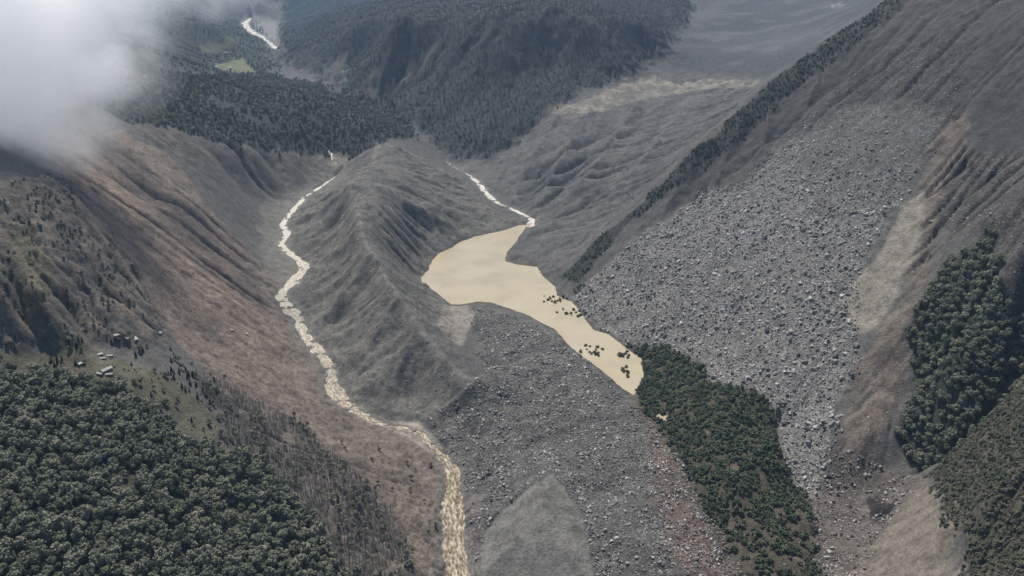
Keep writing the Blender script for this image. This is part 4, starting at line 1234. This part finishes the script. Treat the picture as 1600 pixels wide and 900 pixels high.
def fan_place(u, v):
    if v > 620: return 'on the fan tail between hillock and brown gully'
    if u > 1230: return 'on the right half of the boulder fan'
    return 'on the left half of the boulder fan above the lake'
# boulders that stand out by themselves
BIG = [(1337, 541, 15, 'dark square boulder below the pale sand tongue', (1.1, .8, .85), .25), (1222, 508, 15, 'long pale slab lying on the boulder fan', (1.7, .6, .4), .8), (386, 523, 10, 'larger of two dark boulders low on the brown slide', (1, .8, .8), .2),
       (362, 516, 9, 'smaller flat dark boulder beside its twin on the brown slide', (1.2, .8, .5), .15), (284, 423, 6, 'small white boulder halfway up the brown slide', (1, .8, .7), .99), (1457, 346, 11, 'pale tilted slab above the right wood', (1.5, .6, .45), .97),
       (1363, 235, 12, 'lone dark boulder high on the grey fan', (1.3, .8, .5), .05), (1326, 706, 8, 'pale boulder at the fan foot left of the dark hollow', (1, .8, .7), .9), (1075, 858, 9, 'pale block in the rusty rubble near the bottom edge', (1.2, .8, .7), .96),
       (1046, 826, 9, 'dark brown block above the pale block in rusty rubble', (1.1, .9, .8), .1), (995, 872, 8, 'dark block among pale stones on the rubble mound', (1, .9, .8), .05), (1318, 500, 10, 'upright grey boulder left of the sand tongue foot', (.9, .8, 1.0), .5),
       (1312, 535, 10, 'narrow grey slab leaning by the dark square boulder', (1.4, .5, .5), .6), (1313, 380, 15, 'dark long ledge boulder in the middle of the fan', (1.8, .7, .5), .08), (443, 263, 8, 'white boulder beside the upper stream', (1.1, .7, .6), .99)]
bigp = ground([b_[0] for b_ in BIG], [b_[1] for b_ in BIG], H)
for (bu, bv, bs, lab, shp_, tone), p in zip(BIG, bigp):
    me = rock_mesh(int(bu + bv), M_rust if 'brown block' in lab else M_stone, 18, *shp_)
    single('boulder', me, p, bs, (0.15, -.1, rnd.uniform(-.5, .5)), lab, 'boulder', None)
sel, u, v = pick_largest(BOa[:, :3], BOa[:, 3], 280, 2)
for q in np.where(sel)[0]:
    k = int(BOa[q, 4]); place = fan_place(u[q], v[q]) if BOp[q] == 'fan' else RPL[BOp[q]]
    sw = 'huge ' if BOa[q, 3] > 11 else 'big ' if BOa[q, 3] > 8 else ''
    single('boulder', (ROCK + RUST)[k], BOa[q, :3], BOa[q, 3], (*til[q], brz[q]), f"{sw}{('blocky', 'wedge-shaped', 'rounded', 'long', 'flat', 'upright', 'blocky', 'wedge-shaped', 'rounded')[k]} {'grey' if k < 6 else 'rusty'} boulder {place}", 'boulder', 'boulders ' + place)
for k, me in enumerate(ROCK + RUST):
    if id(me) not in made:
        q = np.where(~sel & (BOa[:, 4] == k))[0][0]; sel[q] = True
        single('boulder', me, BOa[q, :3], BOa[q, 3], (*til[q], brz[q]), 'small boulder ' + (fan_place(u[q], v[q]) if BOp[q] == 'fan' else RPL[BOp[q]]), 'boulder', 'boulders')
protoR = [[made[id(me)]] for me in ROCK + RUST]
for nm, pats, lab in (('fan_boulders', ('fan',), 'countless grey boulders covering the great fan right of the lake'), ('mound_boulders', ('mound', 'red', 'hillockrock'), 'loose rocks covering the rubble mound below the lake'),
                      ('loose_rocks', ('toe', 'rightrock', 'slide', 'dam', 'debris', 'stream', 'cliffrock', 'upper'), 'scattered stones on the slopes and along the stream')):
    ix = np.where(~sel & np.isin(BOp, pats))[0]
    o = stuff(nm, BOa[ix, :3], BOa[ix, 3], brz[ix], BOa[ix, 4].astype(int), protoR, tilt=til[ix])
    tag(o, lab, 'rubble')
print('TREES', len(TRa), 'SHRUBS', len(SHa), 'ROCKS', len(BOa))

# ------------------------------------------------------------------ huts
def plain(name, c, rough=0.8, sc=1.2):
    m, nt, b = mat(name, rough, 0.3)
    tc = node(nt, 'ShaderNodeTexCoord'); n_ = noise_node(nt, sc, 4, .6, tc.outputs['Object'])
    nt.links.new(ramp(nt, n_.outputs[0], [(.3, tuple(x * .72 for x in c)), (.7, tuple(min(1, x * 1.2) for x in c))]).outputs[0], b.inputs['Base Color'])
    return m
M_roof, M_wall, M_door, M_white, M_plank = plain('pale_roof_sheet', (.34, .34, .30), .6), plain('timber_wall', (.20, .16, .12)), plain('dark_door', (.06, .05, .04)), plain('whitewash', (.50, .50, .47)), plain('weathered_plank', (.30, .25, .20))

def box_mesh(name, x0, x1, y0, y1, z0, z1, material):
    V = [(x0, y0, z0), (x1, y0, z0), (x1, y1, z0), (x0, y1, z0), (x0, y0, z1), (x1, y0, z1), (x1, y1, z1), (x0, y1, z1)]
    return mesh_from(name, V, [(3, 2, 1, 0), (4, 5, 6, 7), (0, 1, 5, 4), (1, 2, 6, 5), (2, 3, 7, 6), (3, 0, 4, 7)], material)

def hut(u, v, ln, wd, ht, ang, label, roof=None, wall=None, far_=False, tumble=0.0):
    p = ground([u], [v], H)[0]
    root = bpy.data.objects.new('hut' if not far_ else 'farmhouse', None); COL.objects.link(root)
    root.location = p; root.rotation_euler = (tumble, tumble * .6, ang)
    tag(root, label, 'hut' if not far_ else 'house')
    roof, wall = roof or M_roof, wall or M_wall
    l2, w2, rh = ln / 2, wd / 2, wd * .28
    V = [(-l2, -w2, -2), (l2, -w2, -2), (l2, w2, -2), (-l2, w2, -2), (-l2, -w2, ht), (l2, -w2, ht), (l2, w2, ht), (-l2, w2, ht), (-l2, 0, ht + rh), (l2, 0, ht + rh)]
    Fc = [(0, 1, 5, 4), (2, 3, 7, 6), (1, 2, 6, 9, 5), (3, 0, 4, 8, 7)]
    def part(nm, me):
        o = bpy.data.objects.new(nm, me); COL.objects.link(o); o.parent = root
        return o
    part('wall', mesh_from('wall', V, Fc, wall))
    e, th = .45, .16
    for s in (-1, 1):                               # the two slopes of the roof
        y1 = s * (w2 + e); z1 = ht - e * rh / w2
        xx = l2 + e
        V = [(-xx, 0, ht + rh + .05), (xx, 0, ht + rh + .05), (xx, y1, z1 + .05), (-xx, y1, z1 + .05)]
        V += [(a_, b_, c_ + th) for a_, b_, c_ in V]
        part('roof', mesh_from('roof', V, [(0, 1, 2, 3), (4, 5, 6, 7), (0, 1, 5, 4), (1, 2, 6, 5), (2, 3, 7, 6), (3, 0, 4, 7)], roof))
    part('door', box_mesh('door', -.5, .5, -w2 - .08, -w2 + .05, 0, min(2, ht * .85), M_door))
    part('window', box_mesh('window', l2 * .45, l2 * .45 + .9, -w2 - .06, -w2 + .05, ht * .35, ht * .75, M_door))
    return root
hut(166, 579, 17, 7.5, 2.6, 1.02, 'long hut with pale roof on the grassy bench, largest of the huts')
hut(156, 585, 10, 4, 2.0, -.35, 'low narrow pale shed at the left foot of the long hut')
hut(171, 586, 10, 4.2, 2.2, .2, 'pale-roofed shed at the right foot of the long hut')
hut(157, 555, 7, 5, 2.6, .6, 'white hut, left one of three above the long hut', roof=M_white)
hut(161, 561, 8, 4, 2.2, .3, 'small hut with pale roof, lower one of three above the long hut')
hut(172, 557, 9, 4.5, 2.2, .15, 'flat pale hut, right one of three above the long hut')
hut(125, 570, 6, 5, 2.6, 1.1, 'lone white hut between conifers left of the long hut', roof=M_white)
hut(19, 572, 8, 5, 2.6, .0, 'white-roofed hut at the left end of the bench', roof=M_white)
hut(182, 525, 8, 6, 2.4, .7, 'pale hut under the orange crag, left of the wrecked roof')
hut(212, 530, 12, 5, 1.6, -.9, 'long fallen roof propped askew under the dark crag', tumble=.16)
hut(198, 529, 9, 5, 1.6, -.2, 'dark wrecked shed beside the fallen roof under the crag', roof=M_plank, tumble=.1)
hut(248, 522, 10, 5, 2.0, 1.2, 'grey shed at the very edge of the brown slide', tumble=.1)
for u_, v_, lab in ((338, 106, 'white farmhouse at the left end of the far meadow'), (359, 107, 'white farmhouse at the lower edge of the far meadow'), (353, 84, 'pale farmhouse between the two far meadows')):
    hut(u_, v_, 22, 13, 7, .3, lab, roof=M_white, wall=M_white, far_=True)

# ------------------------------------------------------------------ air: haze, cloud and drifting wisps
M_haze = bpy.data.materials.new('haze'); M_haze.use_nodes = True
nt = M_haze.node_tree; nt.nodes.clear()
ou = nt.nodes.new('ShaderNodeOutputMaterial'); pv = nt.nodes.new('ShaderNodeVolumePrincipled')
pv.inputs['Color'].default_value = (.50, .72, 1.0, 1); pv.inputs['Density'].default_value = 2.4e-5
pv.inputs['Anisotropy'].default_value = 0.2
nt.links.new(pv.outputs[0], ou.inputs['Volume'])
hx, hy0, hy1, hz0, hz1 = 12500, -400, 12000, -120, 1280
haze = bpy.data.objects.new('haze', box_mesh('haze', -hx, hx, hy0, hy1, hz0, hz1, M_haze)); COL.objects.link(haze)
haze['kind'] = 'stuff'

def cloud(name, label, centre, radii, dens_, wl, seed, cut=0.5, soft=2.2):
    bm = bmesh.new()
    bmesh.ops.create_icosphere(bm, subdivisions=4, radius=1.0)
    for v_ in bm.verts:
        k = 1.0 + 0.16 * mnoise.noise(v_.co * 1.6 + Vector((seed, 0, 0)))
        v_.co = Vector((v_.co.x * radii[0], v_.co.y * radii[1], v_.co.z * radii[2])) * k
    me = bpy.data.meshes.new(name); bm.to_mesh(me); bm.free()
    m = bpy.data.materials.new(name + '_vapour'); m.use_nodes = True
    nt = m.node_tree; nt.nodes.clear()
    ou = nt.nodes.new('ShaderNodeOutputMaterial'); pv = nt.nodes.new('ShaderNodeVolumePrincipled')
    tc = nt.nodes.new('ShaderNodeTexCoord')
    mp = node(nt, 'ShaderNodeVectorMath', operation='DIVIDE'); mp.inputs[1].default_value = radii
    nt.links.new(tc.outputs['Object'], mp.inputs[0])
    ln = node(nt, 'ShaderNodeVectorMath', operation='LENGTH'); nt.links.new(mp.outputs[0], ln.inputs[0])
    ns = noise_node(nt, 1.0 / wl, 5, .62, tc.outputs['Object'])
    a1 = node(nt, 'ShaderNodeMath', operation='MULTIPLY_ADD'); a1.inputs[1].default_value = soft; a1.inputs[2].default_value = -soft * .5
    nt.links.new(ns.outputs[0], a1.inputs[0])
    a2 = node(nt, 'ShaderNodeMath', operation='SUBTRACT'); nt.links.new(a1.outputs[0], a2.inputs[0])
    a2b = node(nt, 'ShaderNodeMath', operation='MULTIPLY_ADD'); a2b.inputs[1].default_value = 1.5; a2b.inputs[2].default_value = -cut * 1.5
    nt.links.new(ln.outputs['Value'], a2b.inputs[0]); nt.links.new(a2b.outputs[0], a2.inputs[1])
    mr = node(nt, 'ShaderNodeMapRange', clamp=True); mr.inputs['From Min'].default_value = 0.0; mr.inputs['From Max'].default_value = 0.9; mr.inputs['To Max'].default_value = dens_
    nt.links.new(a2.outputs[0], mr.inputs['Value'])
    ed = node(nt, 'ShaderNodeMapRange', clamp=True); ed.inputs['From Min'].default_value = 0.82; ed.inputs['From Max'].default_value = 0.6
    nt.links.new(ln.outputs['Value'], ed.inputs['Value'])
    mu = node(nt, 'ShaderNodeMath', operation='MULTIPLY'); nt.links.new(mr.outputs[0], mu.inputs[0]); nt.links.new(ed.outputs[0], mu.inputs[1])
    nt.links.new(mu.outputs[0], pv.inputs['Density'])
    pv.inputs['Color'].default_value = (.998, .998, 1.0, 1)
    nt.links.new(pv.outputs[0], ou.inputs['Volume'])
    pv.inputs['Anisotropy'].default_value = 0.62
    m.cycles.volume_step_rate = 0.5
    me.materials.append(m)
    o = bpy.data.objects.new(name, me); COL.objects.link(o); o.location = centre
    tag(o, label, 'cloud', None, 'stuff')
    return o
cloud('cloud', 'thick white cloud covering the upper left corner', (-1190, 1900, 750), (610, 300, 530), 0.0125, 150, 1, cut=0.84, soft=2.6)
cloud('cloud_wisp', 'thin grey wisp trailing right from the white cloud', (-960, 2350, 790), (680, 300, 180), 0.0075, 170, 5, cut=0.5)
cloud('dust_wisp', 'pale dust drifting over the debris valley behind the ridge', (1150, 3700, 520), (480, 420, 130), 0.0006, 160, 9, cut=0.5)
